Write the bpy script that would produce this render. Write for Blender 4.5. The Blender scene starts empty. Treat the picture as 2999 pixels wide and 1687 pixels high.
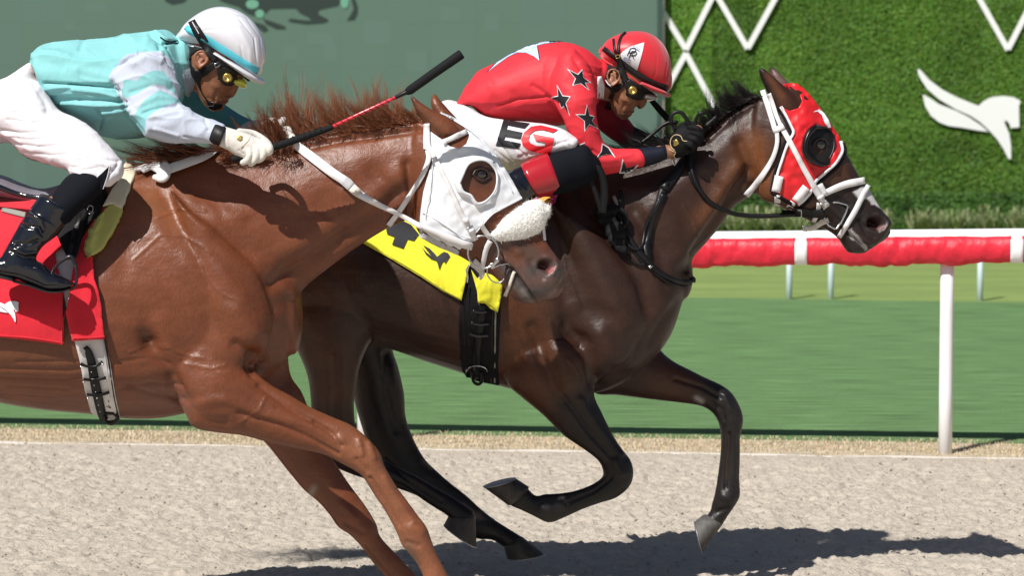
import bpy, math, random
import numpy as np
from mathutils import Vector, Matrix
from mathutils.bvhtree import BVHTree
from mathutils.geometry import delaunay_2d_cdt
random.seed(7)
rng = np.random.default_rng(7)
SC = bpy.context.scene
COL = SC.collection

# ------------------------------------------------------------------ camera, light, exposure
PW, PH, FPX = 2999.0, 1687.0, 8964.0          # photo size and focal length in photo pixels
CAMZ = 2.0
PITCH = math.atan((PH/2-128.0)/FPX)
CAM = np.array([0.0, 0.0, CAMZ])
_F = np.array([0, math.cos(PITCH), -math.sin(PITCH)])
_U = np.array([0, math.sin(PITCH), math.cos(PITCH)])
_R = np.array([1.0, 0, 0])
cam = bpy.data.cameras.new('camera')
cam.sensor_width = 36.0
cam.lens = 36.0*FPX/PW
cam.clip_start = 0.1
cam.clip_end = 2000
cam.dof.use_dof = True
cam.dof.focus_distance = 10.3
cam.dof.aperture_fstop = 6.0
camo = bpy.data.objects.new('camera', cam)
COL.objects.link(camo)
camo.location = CAM
camo.rotation_euler = (math.pi/2-PITCH, 0, 0)
SC.camera = camo

LD = np.array([0.50, 0.71, -1.0]); LD = LD/np.linalg.norm(LD)      # direction the sunlight travels
SUN_EL = math.asin(-LD[2]); SUN_AZ = math.atan2(-LD[0], -LD[1])
w = bpy.data.worlds.new('World'); SC.world = w; w.use_nodes = True
nt = w.node_tree; nt.nodes.clear()
sky = nt.nodes.new('ShaderNodeTexSky'); sky.sky_type = 'NISHITA'; sky.sun_disc = False
sky.sun_elevation = SUN_EL; sky.sun_rotation = SUN_AZ
bg = nt.nodes.new('ShaderNodeBackground'); bg.inputs['Strength'].default_value = 0.05
wo = nt.nodes.new('ShaderNodeOutputWorld')
nt.links.new(sky.outputs[0], bg.inputs[0]); nt.links.new(bg.outputs[0], wo.inputs[0])
sl = bpy.data.lights.new('sun', 'SUN'); sl.energy = 5.0; sl.angle = math.radians(0.5); sl.color = (1, 0.965, 0.91)
so = bpy.data.objects.new('sun', sl); COL.objects.link(so)
so.location = (-4, -7, 14)
so.rotation_euler = Vector(LD).to_track_quat('-Z', 'Y').to_euler()
SC.view_settings.view_transform = 'Standard'; SC.view_settings.look = 'None'
SC.view_settings.exposure = 0.12; SC.view_settings.gamma = 1.0
SC.view_settings.use_curve_mapping = False

# ------------------------------------------------------------------ helpers
def ray(px, py):
    px = np.asarray(px, float); py = np.asarray(py, float)
    a = (px-PW/2)/FPX; b = -(py-PH/2)/FPX
    return a[..., None]*_R + b[..., None]*_U + _F
def W(p, Y):
    d = ray(p[0], p[1]); return CAM + d*(Y/d[1])
def WA(P, Y):
    P = np.asarray(P, float); d = ray(P[:, 0], P[:, 1]); return CAM + d*(np.asarray(Y)/d[:, 1])[:, None]
def G(px, py, z=0.0):
    d = ray(px, py); return CAM + d*((z-CAMZ)/d[2])
def proj(V):
    D = V-CAM; z = D@_F
    return np.stack([PW/2+FPX*(D@_R)/z, PH/2-FPX*(D@_U)/z], 1)

def hsh(i, j, k, s):
    n = (i*374761393 + j*668265263 + k*1274126177 + s*974634777) & 0xffffffff
    n = ((n ^ (n >> 13))*1103515245) & 0xffffffff
    return ((n ^ (n >> 16)) & 0xffff)/32767.5-1.0
def noise(P, s=0):
    P = np.asarray(P, float); I = np.floor(P).astype(np.int64); f = P-I; f = f*f*(3-2*f); r = 0
    for a in (0, 1):
        wa = f[:, 0] if a else 1-f[:, 0]
        for b in (0, 1):
            wb = f[:, 1] if b else 1-f[:, 1]
            for c in (0, 1):
                wc = f[:, 2] if c else 1-f[:, 2]
                r = r+wa*wb*wc*hsh(I[:, 0]+a, I[:, 1]+b, I[:, 2]+c, s)
    return r
def fbm(P, o=4, s=0):
    r = 0; a = 1.0; P = np.asarray(P, float)
    for k in range(o): r = r+a*noise(P*2**k, s+k*17); a *= 0.5
    return r

def mat(name, color=(.5, .5, .5), rough=.6, metal=0, spec=.5, coat=0, coat_rough=.1, sheen=0, sheen_rough=.5, attr=False, var=0, vscale=(5, 5, 5), bumps=(), emit=0, trans=0, sss=0, sheen_tint=(1, 1, 1), ridge=None, streak=0):
    """bumps: (scale xyz, detail, distance, strength)"""
    m = bpy.data.materials.new(name); m.use_nodes = True; t = m.node_tree; L = t.links
    b = t.nodes['Principled BSDF']
    b.inputs['Roughness'].default_value = rough; b.inputs['Metallic'].default_value = metal
    b.inputs['Specular IOR Level'].default_value = spec
    b.inputs['Coat Weight'].default_value = coat; b.inputs['Coat Roughness'].default_value = coat_rough
    b.inputs['Sheen Weight'].default_value = sheen; b.inputs['Sheen Roughness'].default_value = sheen_rough
    b.inputs['Sheen Tint'].default_value = (*sheen_tint, 1)
    b.inputs['Transmission Weight'].default_value = trans
    if sss: b.inputs['Subsurface Weight'].default_value = sss; b.inputs['Subsurface Radius'].default_value = (.01, .004, .002)
    src = None
    if attr:
        a = t.nodes.new('ShaderNodeAttribute'); a.attribute_name = 'Col'; src = a.outputs['Color']
    tc = t.nodes.new('ShaderNodeTexCoord')
    def tex(scale, detail=4, rgh=.55):
        mp = t.nodes.new('ShaderNodeMapping'); mp.inputs['Scale'].default_value = scale
        L.new(tc.outputs['Object'], mp.inputs[0])
        n = t.nodes.new('ShaderNodeTexNoise'); n.inputs['Scale'].default_value = 1; n.inputs['Detail'].default_value = detail
        n.inputs['Roughness'].default_value = rgh
        L.new(mp.outputs[0], n.inputs['Vector']); return n
    if var:
        n = tex(vscale); r = t.nodes.new('ShaderNodeMapRange')
        r.inputs['From Min'].default_value = .3; r.inputs['From Max'].default_value = .7
        r.inputs['To Min'].default_value = 1-var; r.inputs['To Max'].default_value = 1+var
        L.new(n.outputs['Fac'], r.inputs['Value'])
        vm = t.nodes.new('ShaderNodeVectorMath'); vm.operation = 'SCALE'
        if src is None: vm.inputs[0].default_value = color
        else: L.new(src, vm.inputs[0])
        L.new(r.outputs['Result'], vm.inputs['Scale']); src = vm.outputs[0]
    if src is None: b.inputs['Base Color'].default_value = (*color, 1)
    else: L.new(src, b.inputs['Base Color'])
    if emit:
        b.inputs['Emission Strength'].default_value = emit
        if src is None: b.inputs['Emission Color'].default_value = (*color, 1)
        else: L.new(src, b.inputs['Emission Color'])
    if streak and src is not None:
        n = tex((420, 420, 45), 2); r = t.nodes.new('ShaderNodeMapRange')
        r.inputs['From Min'].default_value = .3; r.inputs['From Max'].default_value = .7
        r.inputs['To Min'].default_value = 1-streak; r.inputs['To Max'].default_value = 1+streak
        L.new(n.outputs['Fac'], r.inputs['Value']); vm = t.nodes.new('ShaderNodeVectorMath'); vm.operation = 'SCALE'
        L.new(src, vm.inputs[0]); L.new(r.outputs['Result'], vm.inputs['Scale']); src = vm.outputs[0]; L.new(src, b.inputs['Base Color'])
    prev = None
    if ridge:
        n = tex(ridge[0], 2, .4); ab = t.nodes.new('ShaderNodeMath'); ab.operation = 'SUBTRACT'; ab.inputs[1].default_value = .5
        L.new(n.outputs['Fac'], ab.inputs[0]); a2 = t.nodes.new('ShaderNodeMath'); a2.operation = 'ABSOLUTE'; L.new(ab.outputs[0], a2.inputs[0])
        r = t.nodes.new('ShaderNodeMapRange'); r.interpolation_type = 'SMOOTHSTEP'; r.inputs['From Min'].default_value = 0; r.inputs['From Max'].default_value = ridge[1]
        r.inputs['To Min'].default_value = 1; r.inputs['To Max'].default_value = 0; L.new(a2.outputs[0], r.inputs['Value'])
        bp = t.nodes.new('ShaderNodeBump'); bp.inputs['Distance'].default_value = ridge[2]; bp.inputs['Strength'].default_value = ridge[3]
        L.new(r.outputs['Result'], bp.inputs['Height']); prev = bp.outputs['Normal']
    for (scl, det, dist, st) in bumps:
        n = tex(scl, det); bp = t.nodes.new('ShaderNodeBump'); bp.inputs['Distance'].default_value = dist
        bp.inputs['Strength'].default_value = st
        L.new(n.outputs['Fac'], bp.inputs['Height'])
        if prev is not None: L.new(prev, bp.inputs['Normal'])
        prev = bp.outputs['Normal']
    if prev is not None: L.new(prev, b.inputs['Normal'])
    return m

def empty(name, label, cat, loc, group=None):
    o = bpy.data.objects.new(name, None); COL.objects.link(o); o.location = loc
    o['label'] = label; o['category'] = cat
    if group: o['group'] = group
    o.empty_display_size = .1
    return o
def worldloc(o):
    l = Vector((0, 0, 0))
    while o is not None: l = l+o.location; o = o.parent
    return l
def link(o, parent):
    COL.objects.link(o)
    if parent is not None:
        o.parent = parent; o.location = -worldloc(parent)
def tag(o, label=None, cat=None, kind=None, group=None):
    if label: o['label'] = label
    if cat: o['category'] = cat
    if kind: o['kind'] = kind
    if group: o['group'] = group
    return o
def setcol(me, C):
    a = me.color_attributes.new('Col', 'FLOAT_COLOR', 'POINT')
    a.data.foreach_set('color', np.concatenate([C, np.ones((len(C), 1))], 1).astype(np.float32).ravel())
def arr(me):
    V = np.empty(len(me.vertices)*3); me.vertices.foreach_get('co', V); return V.reshape(-1, 3)
def mk(name, V, F, m, parent=None, smooth=True, C=None):
    me = bpy.data.meshes.new(name); V = np.asarray(V, float)
    if isinstance(F, np.ndarray):
        k = F.shape[1]
        me.vertices.add(len(V)); me.vertices.foreach_set('co', V.ravel())
        me.loops.add(F.size); me.loops.foreach_set('vertex_index', F.ravel().astype(np.int32))
        me.polygons.add(len(F)); me.polygons.foreach_set('loop_start', np.arange(0, F.size, k, dtype=np.int32))
        me.update(calc_edges=True); me.validate()
    else:
        me.from_pydata([tuple(v) for v in V], [], F); me.update()
    if C is not None: setcol(me, np.asarray(C, float))
    me.polygons.foreach_set('use_smooth', np.full(len(me.polygons), smooth)); me.update()
    ms = m if isinstance(m, (list, tuple)) else [m]
    for x in ms: me.materials.append(x)
    o = bpy.data.objects.new(name, me); link(o, parent)
    return o

def catmull(S, k):
    S = np.asarray(S, float); n = len(S)
    if n < 3 or k <= 1: 
        return np.concatenate([S[:-1]+(S[1:]-S[:-1])*t for t in [0]]+[S[-1:]]) if k <= 1 else np.array([S[0]+(S[1]-S[0])*t for t in np.linspace(0, 1, k+1)]) if n == 2 else S
    P = np.concatenate([[2*S[0]-S[1]], S, [2*S[-1]-S[-2]]]); out = []
    for i in range(1, n):
        a, b, c, d = P[i-1], P[i], P[i+1], P[i+2]
        for t in np.arange(k)/k:
            out.append(.5*((2*b)+(c-a)*t+(2*a-5*b+4*c-d)*t*t+(3*b-a-3*c+d)*t**3))
    out.append(S[-1]); return np.array(out)

def rings_mesh(R, cap=(.6, .6)):
    """R: list of rings (n x 3). closes ends with small domes."""
    n = len(R[0]); R = [np.asarray(r) for r in R]
    def dome(r, r2, amt):
        c = r.mean(0); d = c-r2.mean(0); d = d/(np.linalg.norm(d)+1e-9)
        rad = np.sort(np.linalg.norm(r-c, axis=1))[:max(2, n//4)].mean()*amt; out = []
        for t in (30, 55, 75):
            t = math.radians(t); out.append(c+(r-c)*math.cos(t)+d*rad*math.sin(t))
        return out, c+d*rad
    a, ca = dome(R[0], R[1], cap[0]); b, cb = dome(R[-1], R[-2], cap[1])
    R = a[::-1]+R+b; V = np.concatenate(R+[[ca], [cb]]); F = []
    m = len(R)
    for i in range(m-1):
        for j in range(n):
            k = (j+1) % n; F.append((i*n+j, i*n+k, (i+1)*n+k, (i+1)*n+j))
    ia, ib = m*n, m*n+1
    for j in range(n):
        k = (j+1) % n; F.append((ia, k, j)); F.append((ib, (m-1)*n+j, (m-1)*n+k))
    return V, F

def loft(st, Y, k=4, n=28, egg=0., sq=1., cap=(.6, .6), scale=1.0, sw=None):
    """stations ((Tx,Ty),(Bx,By),halfwidth[,dY]) traced as outline pairs; gives a closed volume with true thickness"""
    S = np.array([[s[0][0], s[0][1], s[1][0], s[1][1], s[2], (s[3] if len(s) > 3 else 0.)] for s in st], float)
    S = catmull(S, k); R = []; th = np.arange(n)/n*2*math.pi; sw = scale if sw is None else sw
    for s in S:
        T = W((s[0], s[1]), Y+s[5]); B = W((s[2], s[3]), Y+s[5]); c = (T+B)/2; u = (T-B)/2*scale
        ct = np.cos(th); sn = np.sin(th)
        if sq != 1: ct = np.sign(ct)*abs(ct)**sq; sn = np.sign(sn)*abs(sn)**sq
        ww = s[4]*sw*(1-egg*ct)
        R.append(c+ct[:, None]*u+(sn*ww)[:, None]*np.array([0, 1.0, 0]))
    return rings_mesh(R, cap)

def tube(P, r, n=10, k=1, flat=1.0, cap=(.8, .8)):
    """world-space polyline -> round tube; r scalar or list"""
    P = np.asarray(P, float); r = np.full(len(P), r) if np.isscalar(r) else np.asarray(r, float)
    Q = catmull(np.concatenate([P, r[:, None]], 1), k) if k > 1 else np.concatenate([P, r[:, None]], 1)
    P = Q[:, :3]; r = Q[:, 3]; T = np.gradient(P, axis=0); T /= np.linalg.norm(T, axis=1)[:, None]+1e-12
    N = np.cross(T[0], [0, 1, 0.01]); N /= np.linalg.norm(N)+1e-12; R = []; th = np.arange(n)/n*2*math.pi
    for i in range(len(P)):
        N = N-T[i]*(N@T[i]); N /= np.linalg.norm(N)+1e-12; Bn = np.cross(T[i], N)
        R.append(P[i]+r[i]*(np.cos(th)[:, None]*N+np.sin(th)[:, None]*Bn*flat))
    return rings_mesh(R, cap)

def ptube(pts, r, Y=None, k=4, n=10, flat=1.):
    """pts: (px,py,Y) list"""
    return tube([W((p[0], p[1]), p[2] if Y is None else Y) for p in pts], r, n, k, flat)

def join(parts):
    V = []; F = []; o = 0
    for v, f in parts:
        V.append(np.asarray(v)); F += [tuple(i+o for i in x) for x in (f.tolist() if isinstance(f, np.ndarray) else f)]; o += len(v)
    return np.concatenate(V), F

def sdist(P, L):
    L = np.asarray(L, float); d = np.full(len(P), 1e9)
    if len(L) == 1: return np.hypot(*(P-L[0]).T)
    for a, b in zip(L[:-1], L[1:]):
        ab = b-a; t = np.clip(((P-a)@ab)/(ab@ab+1e-9), 0, 1); d = np.minimum(d, np.hypot(*(P-(a+t[:, None]*ab)).T))
    return d
def inpoly(P, poly):
    poly = np.asarray(poly, float); c = np.zeros(len(P), bool); n = len(poly); j = n-1
    for i in range(n):
        a, b = poly[i], poly[j]
        m = ((a[1] > P[:, 1]) != (b[1] > P[:, 1])) & (P[:, 0] < (b[0]-a[0])*(P[:, 1]-a[1])/((b[1]-a[1])+1e-12)+a[0])
        c ^= m; j = i
    return c

def fused(name, parts, m, parent, voxel=.006, smooth=4, strokes=(), color=None, paint=(), post=None, dens=None):
    """union of overlapping closed volumes -> one continuous skin, relaxed, then sculpted with strokes and coloured"""
    V, F = join(parts)
    me = bpy.data.meshes.new('tmp'); me.from_pydata([tuple(v) for v in V], [], F); me.update()
    t = bpy.data.objects.new('tmp', me); COL.objects.link(t)
    md = t.modifiers.new('r', 'REMESH'); md.mode = 'VOXEL'; md.voxel_size = voxel; md.adaptivity = 0
    dg = bpy.context.evaluated_depsgraph_get(); dg.update()
    me2 = bpy.data.meshes.new_from_object(t.evaluated_get(dg)); bpy.data.objects.remove(t); bpy.data.meshes.remove(me)
    me2.name = name
    V = arr(me2); n = len(V)
    E = np.empty(len(me2.edges)*2, np.int32); me2.edges.foreach_get('vertices', E); E = E.reshape(-1, 2)
    cnt = np.bincount(E.ravel(), minlength=n)[:, None]
    def lap(A):
        return np.stack([np.bincount(E[:, 0], A[E[:, 1], c], n)+np.bincount(E[:, 1], A[E[:, 0], c], n) for c in range(A.shape[1])], 1)/cnt
    for it in range(smooth):
        V = V+.6*(lap(V)-V); V = V-.5*(lap(V)-V)*(.0 if it % 2 else .9)
    me2.vertices.foreach_set('co', V.ravel()); me2.update()
    def normals():
        N = np.empty(n*3); me2.vertex_normals.foreach_get('vector', N); return N.reshape(-1, 3)
    N = normals(); P = proj(V); acc = np.zeros(n); face = np.clip(-N[:, 1]*2.0, 0, 1)
    for s in strokes:
        L, wd, dp = s[0], s[1], s[2]; lo, hi = (s[3] if len(s) > 3 else (-99, 99))
        d = sdist(P, L); g = np.exp(-(d/wd)**2)*dp
        g = g*((V[:, 1] > lo) & (V[:, 1] < hi)); acc += g*face
    V = V+N*acc[:, None]
    if post is not None: V = post(V, N, P)
    me2.vertices.foreach_set('co', V.ravel()); me2.update()
    if color is not None:
        C = np.tile(np.array(color, float), (n, 1))
        for q in paint:
            kind, shp, wd, col = q[:4]; a = q[4] if len(q) > 4 else 1.0; lo, hi = (q[5] if len(q) > 5 else (-99, 99))
            if kind == 'line': g = np.exp(-(sdist(P, shp)/wd)**2)
            elif kind == 'poly': 
                g = inpoly(P, shp).astype(float)
                if wd > 0:
                    dd = sdist(P, list(shp)+[shp[0]]); g = np.where(g > 0, .5+.5*np.clip(dd/wd, 0, 1), .5-.5*np.clip(dd/wd, 0, 1))
            elif kind == 'fn': g = shp(V, P, N)
            g = (g*a*((V[:, 1] > lo) & (V[:, 1] < hi)))[:, None]; C = C*(1-g)+np.array(col)*g
        setcol(me2, C)
    me2.polygons.foreach_set('use_smooth', np.ones(len(me2.polygons), bool)); me2.update()
    me2.materials.clear(); me2.materials.append(m)
    o = bpy.data.objects.new(name, me2); link(o, parent); return o

def bvh(*objs):
    V = []; F = []; o = 0
    for ob in objs:
        me = ob.data; v = arr(me); V.append(v); F += [tuple(i+o for i in p.vertices) for p in me.polygons]; o += len(v)
    return BVHTree.FromPolygons([Vector(x) for x in np.concatenate(V)], F)

def cast(P, tree, lift, Yfb=None, tgt=None):
    """points of the picture plane thrown onto a surface, returned lifted off it"""
    out = np.zeros((len(P), 3)); ok = np.zeros(len(P), bool); c = Vector(CAM)
    for i, p in enumerate(P):
        d = Vector(ray(p[0], p[1])).normalized(); h = tree.ray_cast(c, d) if tree else (None,)
        if h[0] is not None:
            nrm = h[1] if h[1].dot(d) < 0 else -h[1]
            out[i] = h[0]+nrm*lift*.7-d*lift*.5; ok[i] = True
    if not ok.all():
        if ok.any():
            idx = np.where(ok)[0]
            for i in np.where(~ok)[0]:
                j = idx[np.argmin(np.hypot(*(P[idx]-P[i]).T))]; out[i] = W(P[i], out[j][1])
        else:
            if Yfb is None:
                q = [tree.find_nearest(Vector(W(p, 10.2)))[0] for p in P[:1]]; Yfb = q[0][1]-lift
            out = WA(P, np.full(len(P), Yfb))
    return out, ok
def resample(L, step, closed=False):
    L = [np.array(p, float) for p in L]; 
    if closed: L = L+[L[0]]
    out = []
    for a, b in zip(L[:-1], L[1:]):
        k = max(1, int(np.ceil(np.hypot(*(b-a))/step)))
        out += [a+(b-a)*t for t in np.arange(k)/k]
    if not closed: out.append(L[-1])
    return np.array(out)
def solid(o, th):
    md = o.modifiers.new('thickness', 'SOLIDIFY'); md.thickness = th; md.offset = -1; return o
def drape(name, poly, tree, m, parent, lift=.004, step=8, th=.003, holes=(), Yfb=None, C=None, paint=None, smooth=True, curve=0, relax=2, wr=0, post=None):
    """a piece of cloth or print lying on a body"""
    if curve: poly = catmull(np.array(list(poly)+[poly[0]], float), curve)[:-1]
    B = resample(poly, step, True); H = [resample(h, step, True) for h in holes]
    lo = B.min(0); hi = B.max(0)
    gx, gy = np.meshgrid(np.arange(lo[0], hi[0], step), np.arange(lo[1], hi[1], step*.87))
    gx[::2] += step/2; I = np.stack([gx.ravel(), gy.ravel()], 1)
    I = I[inpoly(I, B)]; I = I[sdist(I, list(B)+[B[0]]) > step*.45] if len(I) else I
    for h in H:
        if len(I): I = I[~inpoly(I, h) & (sdist(I, list(h)+[h[0]]) > step*.45)]
    pts = np.concatenate([B]+H+[I]); E = []; o = 0
    for L in [B]+H: E += [(o+i, o+(i+1) % len(L)) for i in range(len(L))]; o += len(L)
    r = delaunay_2d_cdt([Vector(p) for p in pts], E, [], 0, 1e-4)
    P = np.array([list(v) for v in r[0]]); F = [list(f) for f in r[2]]
    cen = np.array([P[f].mean(0) for f in F]); keep = inpoly(cen, B)
    for h in H: keep &= ~inpoly(cen, h)
    F = [F[i] for i in np.where(keep)[0]]
    V, ok = cast(P, tree, lift, Yfb)
    if relax:
        nb = [set() for _ in P]
        for f in F:
            for a in f: nb[a].update(f)
        for _ in range(relax):
            y = V[:, 1].copy()
            for i, s in enumerate(nb):
                if s:
                    ym = np.mean([V[j, 1] for j in s]); y[i] = min(ym, V[i, 1]+.002)
            V = WA(P, y)
    # face the camera
    a, b, c = V[[f[0] for f in F]], V[[f[1] for f in F]], V[[f[2] for f in F]]
    s = ((np.cross(b-a, c-a))*(a-CAM)).sum(1) > 0
    F = [f[::-1] if q else f for f, q in zip(F, s)]
    if wr:
        V[:, 1] += wr*noise(np.stack([P[:, 0]/18, P[:, 1]/18, P[:, 0]*0], 1), 5)
    if post is not None: V = post(V, P)
    cc = None
    if C is not None:
        cc = np.tile(np.array(C, float), (len(P), 1))
        for (kind, shp, wd, col) in (paint or ()):
            g = (np.exp(-(sdist(P, shp)/wd)**2) if kind == 'line' else inpoly(P, shp).astype(float))[:, None]
            cc = cc*(1-g)+np.array(col)*g
    ob = mk(name, V, F, m, parent, smooth, cc)
    if th: solid(ob, th)
    return ob
def strap(name, pts, wpx, m, parent, tree=None, Y=None, lift=.006, th=.003, step=7, k=4, relax=6, C=None, cols=3, twist=None):
    """leather or web strap lying along a path, over a body or (Y given per point) through the air"""
    A = np.array([[p[0], p[1], (p[2] if len(p) > 2 else (Y or 0))] for p in pts], float)
    A = catmull(A, k) if len(A) > 2 else A
    n = max(2, int(np.hypot(*(np.diff(A[:, :2], axis=0)).T).sum()/step)); s = np.concatenate([[0], np.cumsum(np.hypot(*(np.diff(A[:, :2], axis=0)).T))])
    t = np.linspace(0, s[-1], n); Q = np.stack([np.interp(t, s, A[:, i]) for i in range(3)], 1)
    wd = np.full(n, wpx) if np.isscalar(wpx) else np.interp(t/t[-1], np.linspace(0, 1, len(wpx)), wpx)
    T = np.gradient(Q[:, :2], axis=0); T /= np.hypot(*T.T)[:, None]+1e-9; Nn = np.stack([-T[:, 1], T[:, 0]], 1)
    V = []; 
    cs = np.linspace(-.5, .5, cols); P = np.concatenate([Q[:, :2]+Nn*wd[:, None]*c for c in cs])
    if tree is not None:
        X, ok = cast(P, tree, lift, Y); y = X[:, 1].reshape(cols, n)
        for _ in range(relax):
            z = y.copy(); z[:, 1:-1] = (y[:, :-2]+y[:, 2:])/2; z = np.minimum(z, y+.0015); z = z*.7+z.mean(0)[None]*.3; y = z
        y = np.minimum(y, X[:, 1].reshape(cols, n))
        X = WA(P, y.ravel())
    else:
        X = WA(P, np.tile(Q[:, 2], cols))
        # gentle crown so that the strap is not a flat card
        X[:, 1] -= np.repeat((.25-cs**2)*.006, n)
    F = np.array([[c*n+i, c*n+i+1, (c+1)*n+i+1, (c+1)*n+i] for c in range(cols-1) for i in range(n-1)])
    ob = mk(name, X, F, m, parent, True, None if C is None else np.tile(np.array(C, float), (len(X), 1)))
    solid(ob, th); ob.modifiers[0].offset = 1
    return ob

def box(x0, x1, y0, y1, z0, z1):
    V = [(x, y, z) for z in (z0, z1) for y in (y0, y1) for x in (x0, x1)]
    return np.array(V, float), [(0, 2, 3, 1), (4, 5, 7, 6), (0, 1, 5, 4), (2, 6, 7, 3), (0, 4, 6, 2), (1, 3, 7, 5)]
def disc(c, ax, prof, n=28):
    """lathe: prof = [(r, h)] about axis ax through c"""
    c = np.asarray(c, float); ax = np.asarray(ax, float); ax /= np.linalg.norm(ax)
    u = np.cross(ax, [0, 0, 1.]); u /= np.linalg.norm(u); v = np.cross(ax, u); th = np.arange(n)/n*2*math.pi
    R = [c+ax*h+max(r, 1e-5)*(np.cos(th)[:, None]*u+np.sin(th)[:, None]*v) for r, h in prof]
    V = np.concatenate(R); F = [(i*n+j, i*n+(j+1) % n, (i+1)*n+(j+1) % n, (i+1)*n+j) for i in range(len(R)-1) for j in range(n)]
    return V, F
def plate(poly, Y, th, holes=()):
    """flat cut-out of real thickness standing at depth Y (poly in picture px)"""
    B = np.array(poly, float); n = len(B)
    r = delaunay_2d_cdt([Vector(p) for p in B], [(i, (i+1) % n) for i in range(n)], [], 1, 1e-4)
    P = np.array([list(v) for v in r[0]]); F = [list(f) for f in r[2]]
    A = WA(P, Y-th); Z = A.copy(); Z[:, 1] = Y; a, b, c = A[[f[0] for f in F]], A[[f[1] for f in F]], A[[f[2] for f in F]]
    s = ((np.cross(b-a, c-a))*(a-CAM)).sum(1) > 0; F = [f[::-1] if q else f for f, q in zip(F, s)]
    m = len(P); ed = {}
    for f in F:
        for i in range(len(f)): ed[(f[i], f[(i+1) % len(f)])] = 1
    side = [(b_, a_, a_+m, b_+m) for (a_, b_) in ed if (b_, a_) not in ed]
    return np.concatenate([A, Z]), F+[[i+m for i in f[::-1]] for f in F]+side

def strands(name, clumps, m, parent, r=.0011, segs=6, color=(.2, .05, .02), seed=1, cvar=.35):
    """hair: clumps of (root px line a, root line b, tip offset px (dx,dy), n, spread, length var, curl, Y, Yspread)"""
    g = np.random.default_rng(seed); VV = []; FF = []; CC = []; o = 0
    for (a, b, off, n, spread, curl, Y, ys) in clumps:
        a = np.array(a, float); b = np.array(b, float); off = np.array(off, float)
        nc = max(1, n//16); 
        cl = [(g.random(), g.normal(0, 1, 2), g.uniform(.55, 1.15), g.normal(0, 1)) for _ in range(nc)]
        for i in range(n):
            q = cl[i % nc]; t = np.clip(q[0]+g.normal(0, 7)/(np.hypot(*(b-a))+1), 0, 1); root = a+(b-a)*t
            o2 = off*q[2]*g.uniform(.7, 1.1)+q[1]*spread+(a+(b-a)*q[0]-root)*.8+g.normal(0, spread*.14, 2)
            side = np.array([-o2[1], o2[0]])*(curl*(.6+.4*q[3])+g.normal(0, .06))
            y0 = Y+g.normal(0, ys*.5); y1 = y0+q[3]*ys+g.normal(0, ys*.4)
            pts = []
            for k in range(segs+1):
                s = k/segs; p = root+o2*s+side*(s*s-s*.3)+side*.12*math.sin(s*7+q[3]*3)
                pts.append(W(p, y0+(y1-y0)*s))
            pts = np.array(pts); T = np.gradient(pts, axis=0); T /= np.linalg.norm(T, axis=1)[:, None]
            N = np.cross(T, [0, 1., 0]); N /= np.linalg.norm(N, axis=1)[:, None]+1e-9; B = np.cross(T, N)
            col = np.array(color)*np.clip(1+g.normal(0, cvar), .35, 2.2)
            for k in range(segs+1):
                rr = r*(1-.85*k/segs)*g.uniform(.8, 1.2)
                for th in (0, 2.09, 4.19): VV.append(pts[k]+rr*(math.cos(th)*N[k]+math.sin(th)*B[k])); CC.append(col)
            for k in range(segs):
                for j in range(3): FF.append((o+k*3+j, o+k*3+(j+1) % 3, o+k*3+3+(j+1) % 3, o+k*3+3+j))
            o += 3*(segs+1)
    ob = mk(name, np.array(VV), np.array(FF), m, parent, True, np.array(CC)); return ob

# ------------------------------------------------------------------ materials
M = {}
M['dirt'] = mat('dirt', (.485, .43, .36), .95, spec=.06, var=.08, vscale=(8, 20, 8), bumps=(((60, 75, 60), 5, .010, .9), ((180, 200, 180), 3, .003, .8)))
M['verge'] = mat('dry_verge', (.44, .32, .19), .95, spec=.1, attr=True, var=.25, vscale=(5, 14, 5), bumps=(((20, 60, 20), 5, .012, .8),))
M['turf'] = mat('turf', (.136, .238, .100), .9, spec=.08, var=.40, vscale=(2.2, 26, 1), bumps=(((14, 80, 10), 6, .02, .8),))
M['infield'] = mat('infield', (.225, .305, .098), .9, spec=.15, var=.16, vscale=(.9, 3, 1), bumps=(((8, 40, 8), 5, .03, .8),))
M['ground'] = mat('ground', (.30, .26, .2), .95, spec=.1, var=.15, vscale=(.4, .4, .4))
M['white_paint'] = mat('white_paint', (.85, .85, .86), .35, spec=.4)
M['edging'] = mat('edging', (.55, .52, .47), .8)
M['vinyl'] = mat('red_vinyl', (.68, .022, .045), .46, spec=.4, bumps=(((18, 18, 9), 5, .016, .7),))
M['blue_post'] = mat('pale_post', (.50, .60, .62), .5)
M['screen'] = mat('screen_face', (.1, .16, .135), .75, spec=.15, attr=True)
M['trim'] = mat('screen_frame', (.035, .07, .06), .6)
M['image'] = mat('screen_image', (.04, .055, .052), .8, spec=.1)
M['image_light'] = mat('screen_image_light', (.16, .36, .27), .8, spec=.1)
M['leaf'] = mat('leaf', (.05, .13, .02), .55, spec=.25, attr=True)
M['wallback'] = mat('wall_back', (.02, .055, .01), .9, spec=.1)
M['blade'] = mat('blade', (.2, .24, .1), .6, attr=True)

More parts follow.
